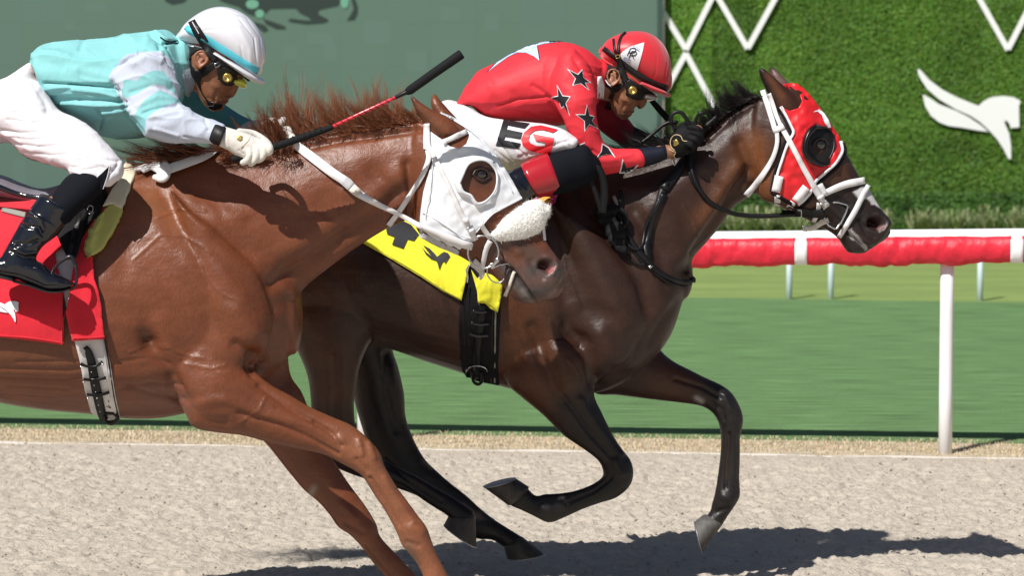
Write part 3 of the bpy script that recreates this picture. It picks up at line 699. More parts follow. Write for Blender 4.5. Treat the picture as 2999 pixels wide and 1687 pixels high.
    S = [  # sculpted relief of the side facing the track rail opposite: (path, width px, height m)
        ([(400, 600), (480, 700), (560, 800), (650, 900), (735, 975)], 34, .012), ([(470, 560), (600, 700), (720, 830), (800, 900)], 26, -.010), ([(560, 760), (640, 800), (700, 870)], 40, .008),
        ([(420, 560), (380, 700), (360, 800)], 30, -.006), ([(640, 700), (760, 740), (850, 800)], 30, -.009), ([(700, 640), (860, 720)], 40, .007), ([(560, 590), (700, 640)], 26, .006),
        ([(430, 985), (440, 1000)], 34, -.030), ([(440, 1010), (500, 1080), (540, 1170)], 22, -.014), ([(470, 950), (500, 1050), (560, 1140)], 30, .008), ([(300, 880), (420, 940)], 30, -.006), ([(600, 900), (660, 1000), (720, 1060)], 30, -.008), ([(700, 905), (760, 985), (790, 1050)], 30, .010), 
        ([(745, 1040), (735, 1070), (748, 1090)], 16, -.022), ([(690, 1010), (740, 1040)], 16, -.010),
        # neck
        ([(800, 830), (950, 730), (1080, 640), (1180, 560)], 20, -.013), ([(860, 860), (1000, 740), (1120, 665)], 14, .006), ([(760, 780), (900, 690), (1060, 600), (1180, 500)], 26, .008), ([(640, 640), (760, 600), (900, 540), (1060, 470)], 50, .008), ([(870, 424), (990, 399), (1100, 386), (1230, 366)], 7, .007), ([(870, 440), (990, 414), (1100, 400), (1230, 380)], 9, -.006),
        ([(1090, 500), (1150, 560), (1180, 620)], 22, -.009), ([(1010, 560), (1110, 600)], 20, .005), ([(930, 600), (1020, 690)], 16, -.004),
        ([(1192, 480), (1205, 580), (1200, 640)], 13, -.014), ([(560, 480), (600, 560), (720, 640)], 40, -.008),
        # head
        ([(1450, 600), (1500, 650), (1540, 690)], 12, -.006), ([(1420, 640), (1470, 690), (1520, 740)], 12, .006), ([(1395, 600), (1440, 650)], 16, .005), ([(1500, 560), (1560, 660), (1600, 715)], 12, .004), ([(1400, 508), (1424, 512)], 26, -.006), ([(1375, 478), (1405, 466), (1440, 478)], 9, .008),
        ([(1470, 770), (1500, 790), (1545, 850), (1565, 882)], 4.5, -.012), ([(1480, 758), (1515, 785), (1560, 850)], 9, .006), ([(1485, 800), (1505, 840), (1530, 872)], 10, .006), 
        ([(1590, 775), (1604, 782)], 17, -.030), ([(1572, 775), (1578, 762), (1600, 755), (1622, 762), (1630, 780), (1618, 800)], 8, .009), ([(1555, 765), (1570, 800), (1590, 815)], 9, -.006),
        # legs
        ([(760, 1130), (860, 1205), (980, 1275)], 9, -.007, yn), ([(700, 1210), (820, 1245), (900, 1280), (990, 1330)], 7, -.007, yn), ([(660, 1170), (780, 1215), (900, 1245), (1000, 1290)], 14, .006, yn), ([(920, 1235), (960, 1262), (1000, 1305)], 5, -.007, yn),
        ([(1050, 1290), (1060, 1330)], 8, .006, yn), ([(1080, 1300), (1095, 1340)], 8, .006, yn), ([(1045, 1345), (1075, 1380)], 6, -.006, yn), ([(1085, 1400), (1130, 1470), (1170, 1540)], 4, -.0065, yn), ([(1125, 1400), (1175, 1480), (1210, 1530)], 8, .004, yn),
        ([(1205, 1545), (1235, 1560)], 14, .005, yn), ([(1190, 1590), (1225, 1600)], 8, -.006, yn),
        ([(560, 1200), (600, 1235), (660, 1240)], 16, -.006, yn), ([(590, 1180), (640, 1170)], 16, .006, yn),
        ([(1000, 1480), (1040, 1520)], 12, .006, (Y, 99)), ([(1010, 1535), (1060, 1560)], 8, -.006, (Y, 99)), ([(1070, 1600), (1120, 1660), (1160, 1700)], 5, -.006, (Y, 99)), 
        # belly folds and barrel
        ([(0, 1080), (200, 1085), (330, 1070)], 5, -.003), ([(0, 1105), (180, 1112), (240, 1105)], 4, -.003), ([(20, 1130), (200, 1140)], 5, -.0035), ([(0, 1160), (160, 1170)], 5, -.0035), ([(50, 1060), (230, 1058)], 4, -.003), ([(340, 1100), (520, 1090)], 30, .008), ([(345, 1060), (430, 1050), (500, 1068)], 5, -.003), ([(350, 1140), (440, 1120), (530, 1130)], 5, -.0035),
        ([(470, 1145), (530, 1175)], 10, -.005), ([(375, 1130), (520, 1175)], 7, -.004),
    ]
    # veins
    for L in ([(390, 760), (470, 690), (540, 690), (620, 740)], [(560, 700), (600, 800), (650, 860), (740, 900)], [(480, 1010), (540, 1040), (600, 1050)], [(640, 1090), (720, 1130), (800, 1190)], [(540, 1065), (620, 1080), (660, 1070)], [(700, 1240), (760, 1200), (780, 1160)], [(1500, 700), (1530, 740), (1540, 780)],
              [(380, 1030), (430, 1015), (490, 1020)], [(460, 640), (520, 610), (600, 620)]):
        S.append((L, 3.2, .0028))
    base = (.150, .044, .018); dk = (.055, .020, .011); grey = (.062, .050, .047)
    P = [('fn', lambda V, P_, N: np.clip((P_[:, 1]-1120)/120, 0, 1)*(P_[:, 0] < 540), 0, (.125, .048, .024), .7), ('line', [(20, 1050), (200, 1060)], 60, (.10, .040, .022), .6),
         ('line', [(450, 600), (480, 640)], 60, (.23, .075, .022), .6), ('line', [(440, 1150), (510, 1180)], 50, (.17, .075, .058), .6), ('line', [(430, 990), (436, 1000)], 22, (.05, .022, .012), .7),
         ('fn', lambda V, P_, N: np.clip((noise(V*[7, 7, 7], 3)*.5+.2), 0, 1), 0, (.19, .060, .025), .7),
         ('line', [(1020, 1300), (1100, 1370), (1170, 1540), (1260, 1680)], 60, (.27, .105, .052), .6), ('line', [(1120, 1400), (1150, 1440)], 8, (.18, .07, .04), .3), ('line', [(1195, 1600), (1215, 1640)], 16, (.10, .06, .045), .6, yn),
         ('line', [(1330, 640), (1300, 560)], 60, (.15, .055, .024), .5),
         ('line', [(1480, 790), (1540, 860), (1600, 850)], 34, grey, .95), ('line', [(1560, 790), (1600, 780), (1640, 800)], 42, grey, .97), ('line', [(1450, 740), (1500, 700), (1560, 740)], 26, (.075, .05, .042), .75), ('line', [(1530, 850), (1560, 880)], 8, (.20, .175, .165), .6), ('line', [(1610, 862), (1625, 850)], 10, (.2, .15, .14), .5),
         ('line', [(1590, 776), (1606, 784)], 10, (.09, .012, .012), 1.0), ('line', [(1588, 770), (1600, 768)], 11, (.03, .008, .008), .9), ('line', [(1612, 798), (1622, 784)], 3.5, (.45, .14, .14), .9),
         ('line', [(1472, 772), (1500, 792), (1545, 852), (1562, 880)], 3.2, (.012, .01, .01), .8),
         ('line', [(1408, 512), (1428, 505)], 52, (.045, .024, .018), .9), 
         ('line', [(1198, 270), (1230, 330), (1290, 390)], 9, (.04, .018, .01), .6, (0, Y-.02)), ('line', [(1215, 310), (1300, 370)], 13, (.16, .06, .03), .6, (0, Y-.02)), 
         ('line', [(1572, 655), (1600, 700)], 7, (.55, .48, .45), .8), ('line', [(920, 1430), (908, 1450)], 9, (.25, .22, .19), .8, (Y, 99))]
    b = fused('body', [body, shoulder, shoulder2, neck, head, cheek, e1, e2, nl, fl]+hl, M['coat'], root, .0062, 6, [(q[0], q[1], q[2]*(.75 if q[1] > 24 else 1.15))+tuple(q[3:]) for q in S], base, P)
    hoofs(root, Y-.19, ((1318, 1712), (1245, 1722)), ((1372, 1800), (1262, 1812))); hoofs(root, Y+.17, ((1372, 1822), (1300, 1852)), ((1450, 1885), (1340, 1915)))
    for s in (-1, 1): hoofs(root, Y+s*.17, ((-580, 1745), (-652, 1765)), ((-520, 1830), (-640, 1850)))
    # eye
    v, f = disc(W((1408, 512), Y-.132), (0, 1, 0), [(.0001, .0), (.010, .002), (.017, .007), (.021, .015), (.020, .026), (.0001, .034)], 24)
    t_ = bvh(b); h, ok = cast(np.array([(1408, 512)]), t_, 0); o = mk('eye', *disc(h[0]+np.array([0, -.006, 0]), (0, 1, 0), [(.0001, .0), (.009, .0015), (.0155, .005), (.020, .012), (.019, .024), (.0001, .03)], 24), M['eye'], root)
    M['lid'] = mat('eyelid', (.03, .016, .012), .45)
    for nm, L, r in (('eyelid', [(1385, 512), (1392, 499), (1408, 494), (1424, 500), (1434, 516)], .0042), ('eyelid', [(1387, 514), (1398, 526), (1414, 530), (1434, 518)], .0034)):
        X, ok = cast(np.array(L, float), t_, .004); mk(nm, *tube(X, r, 8, 4), M['lid'], root)
    # mane
    mc = []; Ym = Y-.01
    cr = [(700, 425), (800, 418), (900, 405), (990, 388), (1080, 372), (1150, 362), (1225, 350)]
    for (a, b_, off, n, sp, cu) in (((850, 416), (905, 405), (-85, -105), 420, 20, .7), ((868, 414), (960, 396), (-95, -85), 420, 20, .7), ((950, 398), (1050, 380), (-90, -80), 620, 22, .7), ((1040, 382), (1130, 366), (-88, -60), 600, 20, .8), ((1100, 372), (1200, 356), (-90, -58), 560, 16, .8), ((1150, 362), (1235, 350), (-62, -42), 460, 12, .9),
                                    ((860, 424), (1230, 360), (-42, -26), 1300, 12, .4), ((1000, 396), (1235, 354), (-60, -12), 700, 9, .3)):
        mc.append((a, b_, off, n, sp, cu, Ym, .03))
    mane = strands('mane', mc, M['hair'], root, .0010, 9, (.24, .088, .042), 3)
    mc = [((735, 425), (850, 418), (-40, -95), 340, 24, .1, Y-.06, .05), ((700, 440), (800, 430), (-10, -60), 220, 20, .2, Y-.06, .04), ((640, 445), (760, 430), (-60, -30), 260, 18, .2, Y-.02, .05), ((800, 426), (860, 422), (4, 26), 110, 9, .5, Y-.12, .02), ((470, 470), (640, 440), (-170, -30), 420, 16, .12, Y-.02, .06), ((420, 480), (600, 450), (-120, 10), 320, 16, .1, Y-.05, .05), ((650, 440), (720, 430), (-70, -8), 200, 16, .2, Y-.1, .03), ((700, 440), (780, 432), (-60, 14), 160, 10, .3, Y-.10, .02)]
    o = strands('mane', mc, M['hair'], root, .0011, 7, (.15, .048, .020), 5)
    for o in (mane, o): tag(o, kind='stuff')
    return root, b

def dark_horse():
    Y = YDK; root = empty('racehorse', 'dark bay racehorse behind, leading by a head in a red hood and white bridle', 'horse', (.1, Y, .1))
    body = loft([((650, 700), (655, 800), .05), ((700, 620), (720, 900), .17), ((790, 555), (850, 970), .26), ((950, 530), (1000, 1000), .29), ((1100, 540), (1125, 1016), .30), ((1250, 555), (1250, 1058), .31), ((1350, 550), (1350, 1090), .31), ((1450, 535), (1440, 1122), .29), ((1560, 515), (1540, 1148), .26),
                 ((1680, 505), (1660, 1160), .235), ((1790, 505), (1785, 1140), .215), ((1880, 545), (1890, 1075), .19), ((1950, 620), (1962, 985), .15), ((1994, 720), (2000, 880), .08)], Y, 4, 40, egg=.18, cap=(.3, .5))
    sh = [loft([((1600, 570), (1660, 640), .05), ((1620, 650), (1780, 700), .075), ((1650, 800), (1870, 800), .09), ((1640, 930), (1900, 930), .095), ((1600, 1060), (1850, 1030), .085), ((1560, 1130), (1760, 1110), .07)], Y+s*.155, 4, 28, cap=(.5, .5)) for s in (-1, 1)]
    neck = loft([((1610, 512), (1830, 1000), .19), ((1730, 482), (1965, 905), .155), ((1850, 466), (2022, 770), .13), ((1955, 432), (2068, 712), .112), ((2057, 388), (2108, 665), .098), ((2130, 326), (2150, 606), .09), ((2182, 300), (2196, 575), .085), ((2235, 282), (2235, 545), .08)], Y, 5, 36, egg=.22, cap=(.3, .5))
    head = loft([((2232, 285), (2198, 520), .07), ((2262, 262), (2208, 560), .085), ((2310, 247), (2236, 584), .10), ((2358, 264), (2266, 600), .11), ((2401, 317), (2300, 614), .11), ((2435, 368), (2335, 630), .10), ((2464, 417), (2366, 645), .085), ((2492, 472), (2397, 663), .068), ((2520, 520), (2428, 678), .06),
                 ((2548, 558), (2455, 700), .056), ((2580, 610), (2474, 728), .056), ((2602, 636), (2502, 741), .055), ((2612, 655), (2545, 732), .045), ((2602, 672), (2575, 712), .03)], Y-.02, 5, 36, cap=(.5, .7))
    chin = loft([((2480, 690), (2452, 692), .02), ((2505, 700), (2470, 715), .035), ((2530, 722), (2480, 738), .036), ((2540, 732), (2508, 743), .022)], Y-.02, 4, 20)
    cheek = loft([((2270, 470), (2225, 520), .03), ((2330, 480), (2225, 580), .04), ((2370, 530), (2280, 600), .035), ((2390, 590), (2340, 625), .02)], Y-.085, 4, 20)
    e1 = ear((2223, 192), [(2268, 320), (2246, 270), (2228, 232), (2221, 208)], [(2345, 318), (2318, 270), (2285, 240), (2246, 206)], Y-.085, -.02)
    e2 = ear((2256, 188), [(2290, 320), (2270, 262), (2258, 228), (2254, 204)], [(2350, 300), (2322, 255), (2303, 234), (2278, 206)], Y+.05, .02)
    nl = loft([((1790, 1000), (1480, 1040), .085), ((1760, 1075), (1484, 1120), .095), ((1740, 1150), (1525, 1162), .088), ((1763, 1209), (1587, 1213), .074), ((1796, 1275), (1650, 1275), .060), ((1824, 1318), (1708, 1315), .052), ((1848, 1350), (1752, 1350), .048),
               ((1856, 1388), (1766, 1383), .048), ((1844, 1425), (1762, 1400), .046), ((1806, 1458), (1738, 1417), .040), ((1758, 1474), (1706, 1431), .030), ((1706, 1493), (1670, 1441), .027), ((1653, 1517), (1628, 1446), .030), ((1608, 1532), (1592, 1448), .036), ((1566, 1514), (1572, 1454), .030), ((1524, 1494), (1556, 1442), .032), ((1494, 1482), (1546, 1430), .036)], Y-.18, 5, 28, cap=(.5, .4))
    fl = loft([((1900, 960), (1700, 1100), .08), ((1933, 1022), (1739, 1152), .088), ((1971, 1057), (1805, 1157), .078), ((2020, 1083), (1890, 1168), .066), ((2070, 1108), (1985, 1179), .056), ((2113, 1128), (2050, 1189), .049), ((2145, 1153), (2082, 1206), .047), ((2170, 1198), (2100, 1230), .047), ((2177, 1235), (2108, 1256), .044), ((2168, 1282), (2111, 1282), .034),
               ((2168, 1332), (2109, 1332), .028), ((2166, 1403), (2100, 1403), .028), ((2168, 1450), (2092, 1450), .036), ((2154, 1480), (2084, 1478), .035), ((2132, 1512), (2078, 1502), .029), ((2112, 1545), (2060, 1518), .034)], Y+.17, 5, 28, cap=(.5, .4))
    A = loft([((1180, 860), (790, 800), .10), ((1140, 930), (810, 900), .13), ((1085, 1000), (862, 1010), .11), ((1055, 1070), (890, 1071), .088), ((1046, 1120), (904, 1120), .074), ((1038, 1165), (909, 1165), .064), ((1037, 1204), (912, 1212), .056), ((1046, 1258), (915, 1270), .050), ((1085, 1310), (930, 1325), .05), ((1125, 1345), (975, 1365), .05), ((1165, 1370), (1060, 1400), .042), ((1215, 1392), (1155, 1418), .033), ((1262, 1420), (1203, 1441), .029),
              ((1315, 1450), (1245, 1470), .029), ((1360, 1478), (1280, 1492), .033), ((1388, 1500), (1306, 1508), .037), ((1392, 1515), (1312, 1514), .040)], Y-.15, 5, 28, cap=(.5, .3))
    B = loft([((1180, 880), (950, 880), .12), ((1148, 1000), (960, 960), .12), ((1169, 1085), (1020, 1085), .095), ((1184, 1156), (1035, 1165), .078), ((1188, 1218), (1052, 1228), .065), ((1203, 1266), (1070, 1288), .056), ((1222, 1308), (1078, 1345), .050), ((1250, 1352), (1095, 1405), .048), ((1285, 1385), (1160, 1430), .042), ((1320, 1416), (1232, 1458), .033), ((1364, 1450), (1295, 1500), .028),
              ((1411, 1493), (1348, 1545), .030), ((1445, 1520), (1392, 1578), .035), ((1483, 1545), (1440, 1582), .031), ((1530, 1574), (1476, 1604), .036)], Y+.16, 5, 28, cap=(.5, .4))
    yn = (0, Y-.02); yf = (Y+.02, 99)
    S = [([(1650, 560), (1700, 700), (1780, 850), (1830, 950)], 34, .010), ([(1700, 560), (1800, 700), (1880, 830), (1900, 900)], 26, -.010), ([(1900, 560), (1960, 640), (1990, 740)], 30, .006), ([(1860, 620), (1930, 740), (1960, 850)], 22, -.008), ([(1600, 640), (1640, 800), (1660, 930)], 26, -.006), ([(1560, 700), (1590, 850), (1620, 960)], 30, .007),
         ([(1700, 1000), (1720, 1040), (1740, 1120)], 22, -.016), ([(1660, 960), (1700, 1010)], 22, -.010), ([(1760, 980), (1790, 1040), (1850, 1060)], 28, .010), ([(1620, 1000), (1650, 1060), (1660, 1120)], 26, .009), ([(1560, 960), (1600, 1080), (1640, 1180)], 20, -.009), ([(1720, 900), (1800, 930), (1850, 990)], 26, -.007), ([(1640, 900), (1700, 900)], 30, .006),
         ([(2030, 740), (2120, 610), (2190, 500)], 16, -.012), ([(1980, 760), (2080, 620), (2160, 490)], 22, .007), ([(1900, 620), (2010, 520), (2130, 420)], 34, .006), ([(2080, 410), (2150, 340), (2225, 296)], 8, .006), ([(2165, 420), (2190, 480), (2200, 540)], 16, -.010), ([(2060, 520), (2120, 560)], 18, -.005), ([(1990, 880), (1940, 940), (1900, 1010)], 16, -.006),
         ([(2400, 520), (2440, 560), (2480, 600)], 10, -.005), ([(2380, 560), (2430, 600), (2470, 640)], 10, .006), ([(2440, 440), (2490, 520), (2540, 590)], 10, .004), ([(2556, 650), (2572, 655)], 17, -.030), ([(2536, 650), (2545, 636), (2570, 630), (2592, 640), (2600, 655), (2588, 675)], 8, .009), ([(2518, 640), (2535, 680), (2560, 695)], 8, -.006),
         ([(2462, 668), (2490, 690), (2520, 715), (2545, 728)], 4, -.010), ([(2480, 660), (2515, 690), (2548, 712)], 8, .005), ([(2340, 560), (2400, 600)], 10, .004),
         ([(1650, 1160), (1720, 1260), (1790, 1340)], 8, -.007, yn), ([(1700, 1170), (1760, 1260), (1820, 1330)], 10, .005, yn), ([(1790, 1400), (1740, 1440), (1660, 1475)], 4, -.006, yn), ([(1800, 1350), (1820, 1390)], 9, .006, yn), ([(1590, 1490), (1610, 1500)], 12, .004, yn),
         ([(1980, 1110), (2060, 1135), (2110, 1165)], 6, -.006, yf), ([(2120, 1160), (2140, 1200)], 8, .006, yf), ([(2085, 1180), (2115, 1200), (2120, 1230)], 5, -.006, yf), ([(2135, 1270), (2128, 1350), (2125, 1430)], 4.5, -.007, yf), ([(2150, 1270), (2150, 1400)], 6, .004, yf), ([(2120, 1455), (2140, 1462)], 12, .005, yf), ([(2100, 1500), (2130, 1490)], 6, -.005, yf),
         ([(900, 700), (1000, 820), (1060, 930)], 26, -.008), ([(1050, 660), (1150, 700), (1260, 740)], 30, -.004), ([(980, 1050), (985, 1150), (980, 1230)], 14, -.007, yn), ([(1130, 1040), (1130, 1150), (1160, 1260)], 14, -.006, yf), ([(1130, 1350), (1200, 1410), (1290, 1470)], 6, -.006)]
    for L in ([(1640, 700), (1660, 800), (1700, 900)], [(1560, 690), (1585, 740), (1600, 830)], [(1780, 620), (1820, 660), (1850, 700)], [(1620, 1010), (1660, 1000), (1690, 1030)], [(1660, 1050), (1700, 1100), (1720, 1170)], [(2000, 600), (2030, 640), (2040, 690)], [(2440, 560), (2470, 600), (2480, 640)], [(1480, 700), (1500, 780), (1490, 860)]):
        S.append((L, 3.2, .0026))
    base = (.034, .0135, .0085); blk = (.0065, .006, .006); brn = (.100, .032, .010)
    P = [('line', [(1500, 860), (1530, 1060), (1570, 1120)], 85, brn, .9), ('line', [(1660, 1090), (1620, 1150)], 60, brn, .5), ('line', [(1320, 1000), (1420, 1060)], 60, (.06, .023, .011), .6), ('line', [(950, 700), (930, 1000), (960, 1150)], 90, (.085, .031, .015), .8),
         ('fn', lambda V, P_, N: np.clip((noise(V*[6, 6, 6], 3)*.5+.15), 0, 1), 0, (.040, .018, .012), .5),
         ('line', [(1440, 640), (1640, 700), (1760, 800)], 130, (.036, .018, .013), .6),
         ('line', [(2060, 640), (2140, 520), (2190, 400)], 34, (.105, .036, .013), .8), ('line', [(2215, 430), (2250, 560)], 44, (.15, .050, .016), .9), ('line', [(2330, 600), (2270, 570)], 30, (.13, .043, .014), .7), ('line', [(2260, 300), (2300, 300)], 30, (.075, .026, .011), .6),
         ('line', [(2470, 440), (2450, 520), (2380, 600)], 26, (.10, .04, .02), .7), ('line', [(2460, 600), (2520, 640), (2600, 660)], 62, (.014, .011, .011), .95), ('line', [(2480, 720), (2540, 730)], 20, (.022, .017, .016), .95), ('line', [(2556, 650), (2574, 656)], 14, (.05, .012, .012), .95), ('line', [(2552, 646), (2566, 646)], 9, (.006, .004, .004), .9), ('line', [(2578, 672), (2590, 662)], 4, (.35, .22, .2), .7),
         ('poly', [(2497, 560), (2540, 540), (2556, 556), (2582, 612), (2572, 606), (2560, 598), (2552, 600), (2545, 588), (2532, 582), (2520, 590), (2510, 575)], 1.5, (.62, .60, .60), .95), ('poly', [(2482, 672), (2492, 668), (2500, 680), (2512, 690), (2520, 702), (2534, 718), (2544, 730), (2536, 734), (2520, 716), (2508, 706), (2494, 702), (2486, 690)], 1.5, (.60, .58, .57), .85), ('line', [(2500, 692), (2506, 706)], 3.5, (.03, .02, .02), .9),
         ('line', [(1760, 1240), (1840, 1350), (1846, 1400), (1780, 1450), (1600, 1500), (1500, 1470)], 85, blk, 1, yn), ('line', [(1680, 1200), (1760, 1310)], 60, (.012, .009, .008), .85, yn),
         ('line', [(1960, 1110), (2060, 1130)], 60, (.085, .03, .012), .8, yf), ('line', [(2110, 1150), (2140, 1220), (2138, 1330), (2130, 1450), (2080, 1540)], 75, (.011, .010, .010), .97, yf), ('line', [(2132, 1260), (2128, 1400)], 6, (.04, .02, .014), .5, yf), ('line', [(2040, 1166), (2055, 1176)], 8, (.30, .27, .25), .9, yf),
         ('line', [(1130, 1040), (1130, 1250), (1200, 1380), (1400, 1540), (1550, 1600)], 80, blk, .95, yf), ('line', [(960, 1270), (1100, 1370), (1250, 1450), (1370, 1520)], 62, blk, .96, yn), ('line', [(1240, 1352), (1262, 1372)], 7, (.14, .10, .08), .7, yf),
         ('line', [(2223, 192), (2235, 240), (2265, 300)], 13, (.012, .010, .010), .9, (0, Y-.02)), ('line', [(2250, 220), (2290, 280)], 12, (.13, .045, .018), .7, (0, Y-.02)), ('line', [(2270, 215), (2300, 240)], 14, (.17, .10, .085), .8, (Y-.02, 99))]
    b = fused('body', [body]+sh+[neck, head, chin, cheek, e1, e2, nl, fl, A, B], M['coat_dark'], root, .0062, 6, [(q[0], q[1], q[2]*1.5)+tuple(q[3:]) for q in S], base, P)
    hoofs(root, Y-.18, ((1482, 1476), (1545, 1424)), ((1420, 1430), (1512, 1403)))
    hoofs(root, Y+.17, ((2110, 1545), (2056, 1512)), ((2058, 1618), (2034, 1530)), m=mat('dusty_hoof', (.085, .08, .075), .7, var=.4, vscale=(50, 50, 20))); hoofs(root, Y-.15, ((1392, 1518), (1312, 1515)), ((1396, 1600), (1300, 1538))); hoofs(root, Y+.16, ((1534, 1577), (1476, 1604)), ((1592, 1622), (1485, 1637)))
    t_ = bvh(b); h, ok = cast(np.array([(2402, 424)]), t_, 0); mk('eye', *disc(h[0]+np.array([0, -.006, 0]), (0, 1, 0), [(.0001, .0), (.009, .0015), (.0155, .005), (.020, .012), (.019, .024), (.0001, .03)], 24), M['eye'], root)
    X, ok = cast(np.array([(2380, 424), (2388, 411), (2402, 406), (2417, 412), (2426, 426)], float), t_, .004); M['lid2'] = mat('eyelid_dark', (.02, .012, .01), .45); mk('eyelid', *tube(X, .004, 8, 4), M['lid2'], root)
    k = (.016, .013, .013); mc = []
    for (a, b_, off, n, sp, cu) in (((2060, 392), (2120, 340), (-35, -35), 420, 12, .9), ((2110, 350), (2170, 305), (-60, -28), 420, 12, .8), ((2160, 312), (2215, 285), (-70, -26), 420, 10, .8), ((2190, 298), (2235, 280), (-70, -18), 160, 10, .4), ((2050, 400), (2230, 282), (-8, -16), 700, 7, .2)):
        mc.append((a, b_, off, n, sp, cu, Y-.02, .03))
    o1 = strands('mane', mc, M['hair'], root, .0011, 7, k, 9, .3)
    mc = [((1880, 450), (1990, 425), (-130, -45), 420, 20, .12, Y+.02, .06), ((1850, 460), (1960, 435), (-120, -10), 360, 16, .15, Y-.02, .05), ((1960, 440), (2060, 395), (-60, -40), 300, 22, .5, Y-.03, .05), ((1990, 410), (2070, 385), (-20, -45), 200, 20, .8, Y-.05, .04)]
    o2 = strands('mane', mc, M['hair'], root, .0010, 7, k, 11, .3)
    mc = [((690, 640), (710, 700), (-470, 170), 700, 24, .12, Y, .06), ((690, 640), (710, 700), (-300, 90), 400, 20, .15, Y, .05)]
    o3 = strands('tail', mc, M['hair'], root, .0016, 8, k, 12, .3)
    for o in (o1, o2, o3): tag(o, kind='stuff')
    return root, b
NH, NB = near_horse()
DH, DB = dark_horse()

# ------------------------------------------------------------------ tack
M['web'] = mat('white_web', (.74, .72, .73), .55, spec=.3, sheen=.2, bumps=(((300, 300, 300), 2, .001, .6),))
M['web_old'] = mat('soiled_web', (.66, .61, .54), .7, spec=.2, var=.10, vscale=(40, 40, 40), bumps=(((300, 300, 300), 2, .001, .6),))
M['hoodwhite'] = mat('white_hood_cloth', (.78, .80, .84), .6, spec=.25, sheen=.3, bumps=(((22, 22, 12), 4, .006, .3), ((500, 500, 500), 2, .0004, .4)))
M['hoodred'] = mat('red_hood_satin', (.66, .016, .022), .42, spec=.45, bumps=(((22, 22, 9), 4, .006, .45),))
M['redcloth'] = mat('red_cloth', (.66, .018, .035), .75, spec=.2, sheen=.3, bumps=(((9, 9, 6), 4, .02, .45), ((500, 500, 500), 2, .0008, .6)))
M['yellowcloth'] = mat('yellow_cloth', (.74, .70, .035), .75, spec=.2, sheen=.3, bumps=(((12, 12, 8), 4, .012, .45), ((500, 500, 500), 2, .0008, .6)))
M['blackcloth'] = mat('black_cloth', (.008, .008, .009), .75, spec=.2, bumps=(((300, 300, 300), 2, .001, .6),))
M['leather'] = mat('black_leather', (.007, .007, .008), .40, spec=.3, bumps=(((90, 90, 90), 4, .002, .4),))
M['patent'] = mat('patent_black', (.006, .007, .012), .15, spec=.6, coat=.25, coat_rough=.05, bumps=(((11, 11, 9), 3, .012, .5),))
M['girth'] = mat('white_girth', (.62, .60, .60), .4, spec=.4, var=.06, vscale=(20, 20, 20), bumps=(((60, 60, 60), 3, .002, .4),))
M['cream'] = mat('cream_pad', (.72, .66, .50), .8, spec=.2, sheen=.3, bumps=(((60, 60, 12), 3, .006, .6),))
M['foam'] = mat('green_foam', (.50, .49, .15), .85, spec=.15, bumps=(((40, 40, 40), 3, .004, .5),))
M['greystrap'] = mat('grey_leather', (.26, .25, .22), .7)
M['saddle_grey'] = mat('saddle_seat', (.20, .19, .23), .35, spec=.5)
M['fleece'] = mat('fleece', (.88, .86, .82), .95, spec=.05, sheen=.3, bumps=(((160, 160, 160), 5, .005, .8),))
M['printblack'] = mat('print_black', (.012, .012, .016), .6, spec=.3)
M['printwhite'] = mat('print_white', (.76, .76, .80), .6, spec=.3)
M['pink'] = mat('pink_pad', (.62, .05, .22), .6); M['orange'] = mat('orange_pad', (.72, .33, .05), .65)
M['redshaft'] = mat('red_shaft', (.62, .02, .04), .25, spec=.6)
M['brass'] = mat('brass', (.62, .44, .13), .3, metal=.9)
def Z(z, o, s): return [(o[0]+p[0]*s, o[1]+p[1]*s) for p in z]
ZC = lambda L: Z(L, (1000, 200), .3451)
ZH = lambda L: Z(L, (1150, 500), .4141)
ZE = lambda L: Z(L, (1900, 150), .4141)
ZF = lambda L: Z(L, (0, 450), .3451)
ZG = lambda L: Z(L, (0, 850), .3451)
ZB = lambda L: Z(L, (400, 200), .3451)
ZD = lambda L: Z(L, (1300, 50), .3451)
ZJ = lambda L: Z(L, (1700, 450), .3106)
ZA = lambda L: Z(L, (0, 0), .3451)
tN = bvh(NB); tD = bvh(DB)
def ringpts(c, rx, ry, a0=0, a1=360, n=24, rot=0):
    out = []
    for t in np.linspace(math.radians(a0), math.radians(a1), n):
        x, y = rx*math.cos(t), ry*math.sin(t); r = math.radians(rot); out.append((c[0]+x*math.cos(r)-y*math.sin(r), c[1]+x*math.sin(r)+y*math.cos(r)))
    return out
def stube(name, pts, r, m, parent, tree, lift, k=3, relax=3):
    """a cord or rod lying on a surface"""
    A = catmull(np.array(pts, float), k) if len(pts) > 2 else resample(pts, 10)
    X, ok = cast(A, tree, lift); y = X[:, 1]
    for _ in range(relax): y[1:-1] = np.minimum((y[:-2]+y[2:])/2, y[1:-1]+.002)
    X = WA(A, y); v, f = tube(X, r, 8, 1); return mk(name, v, f, m, parent)

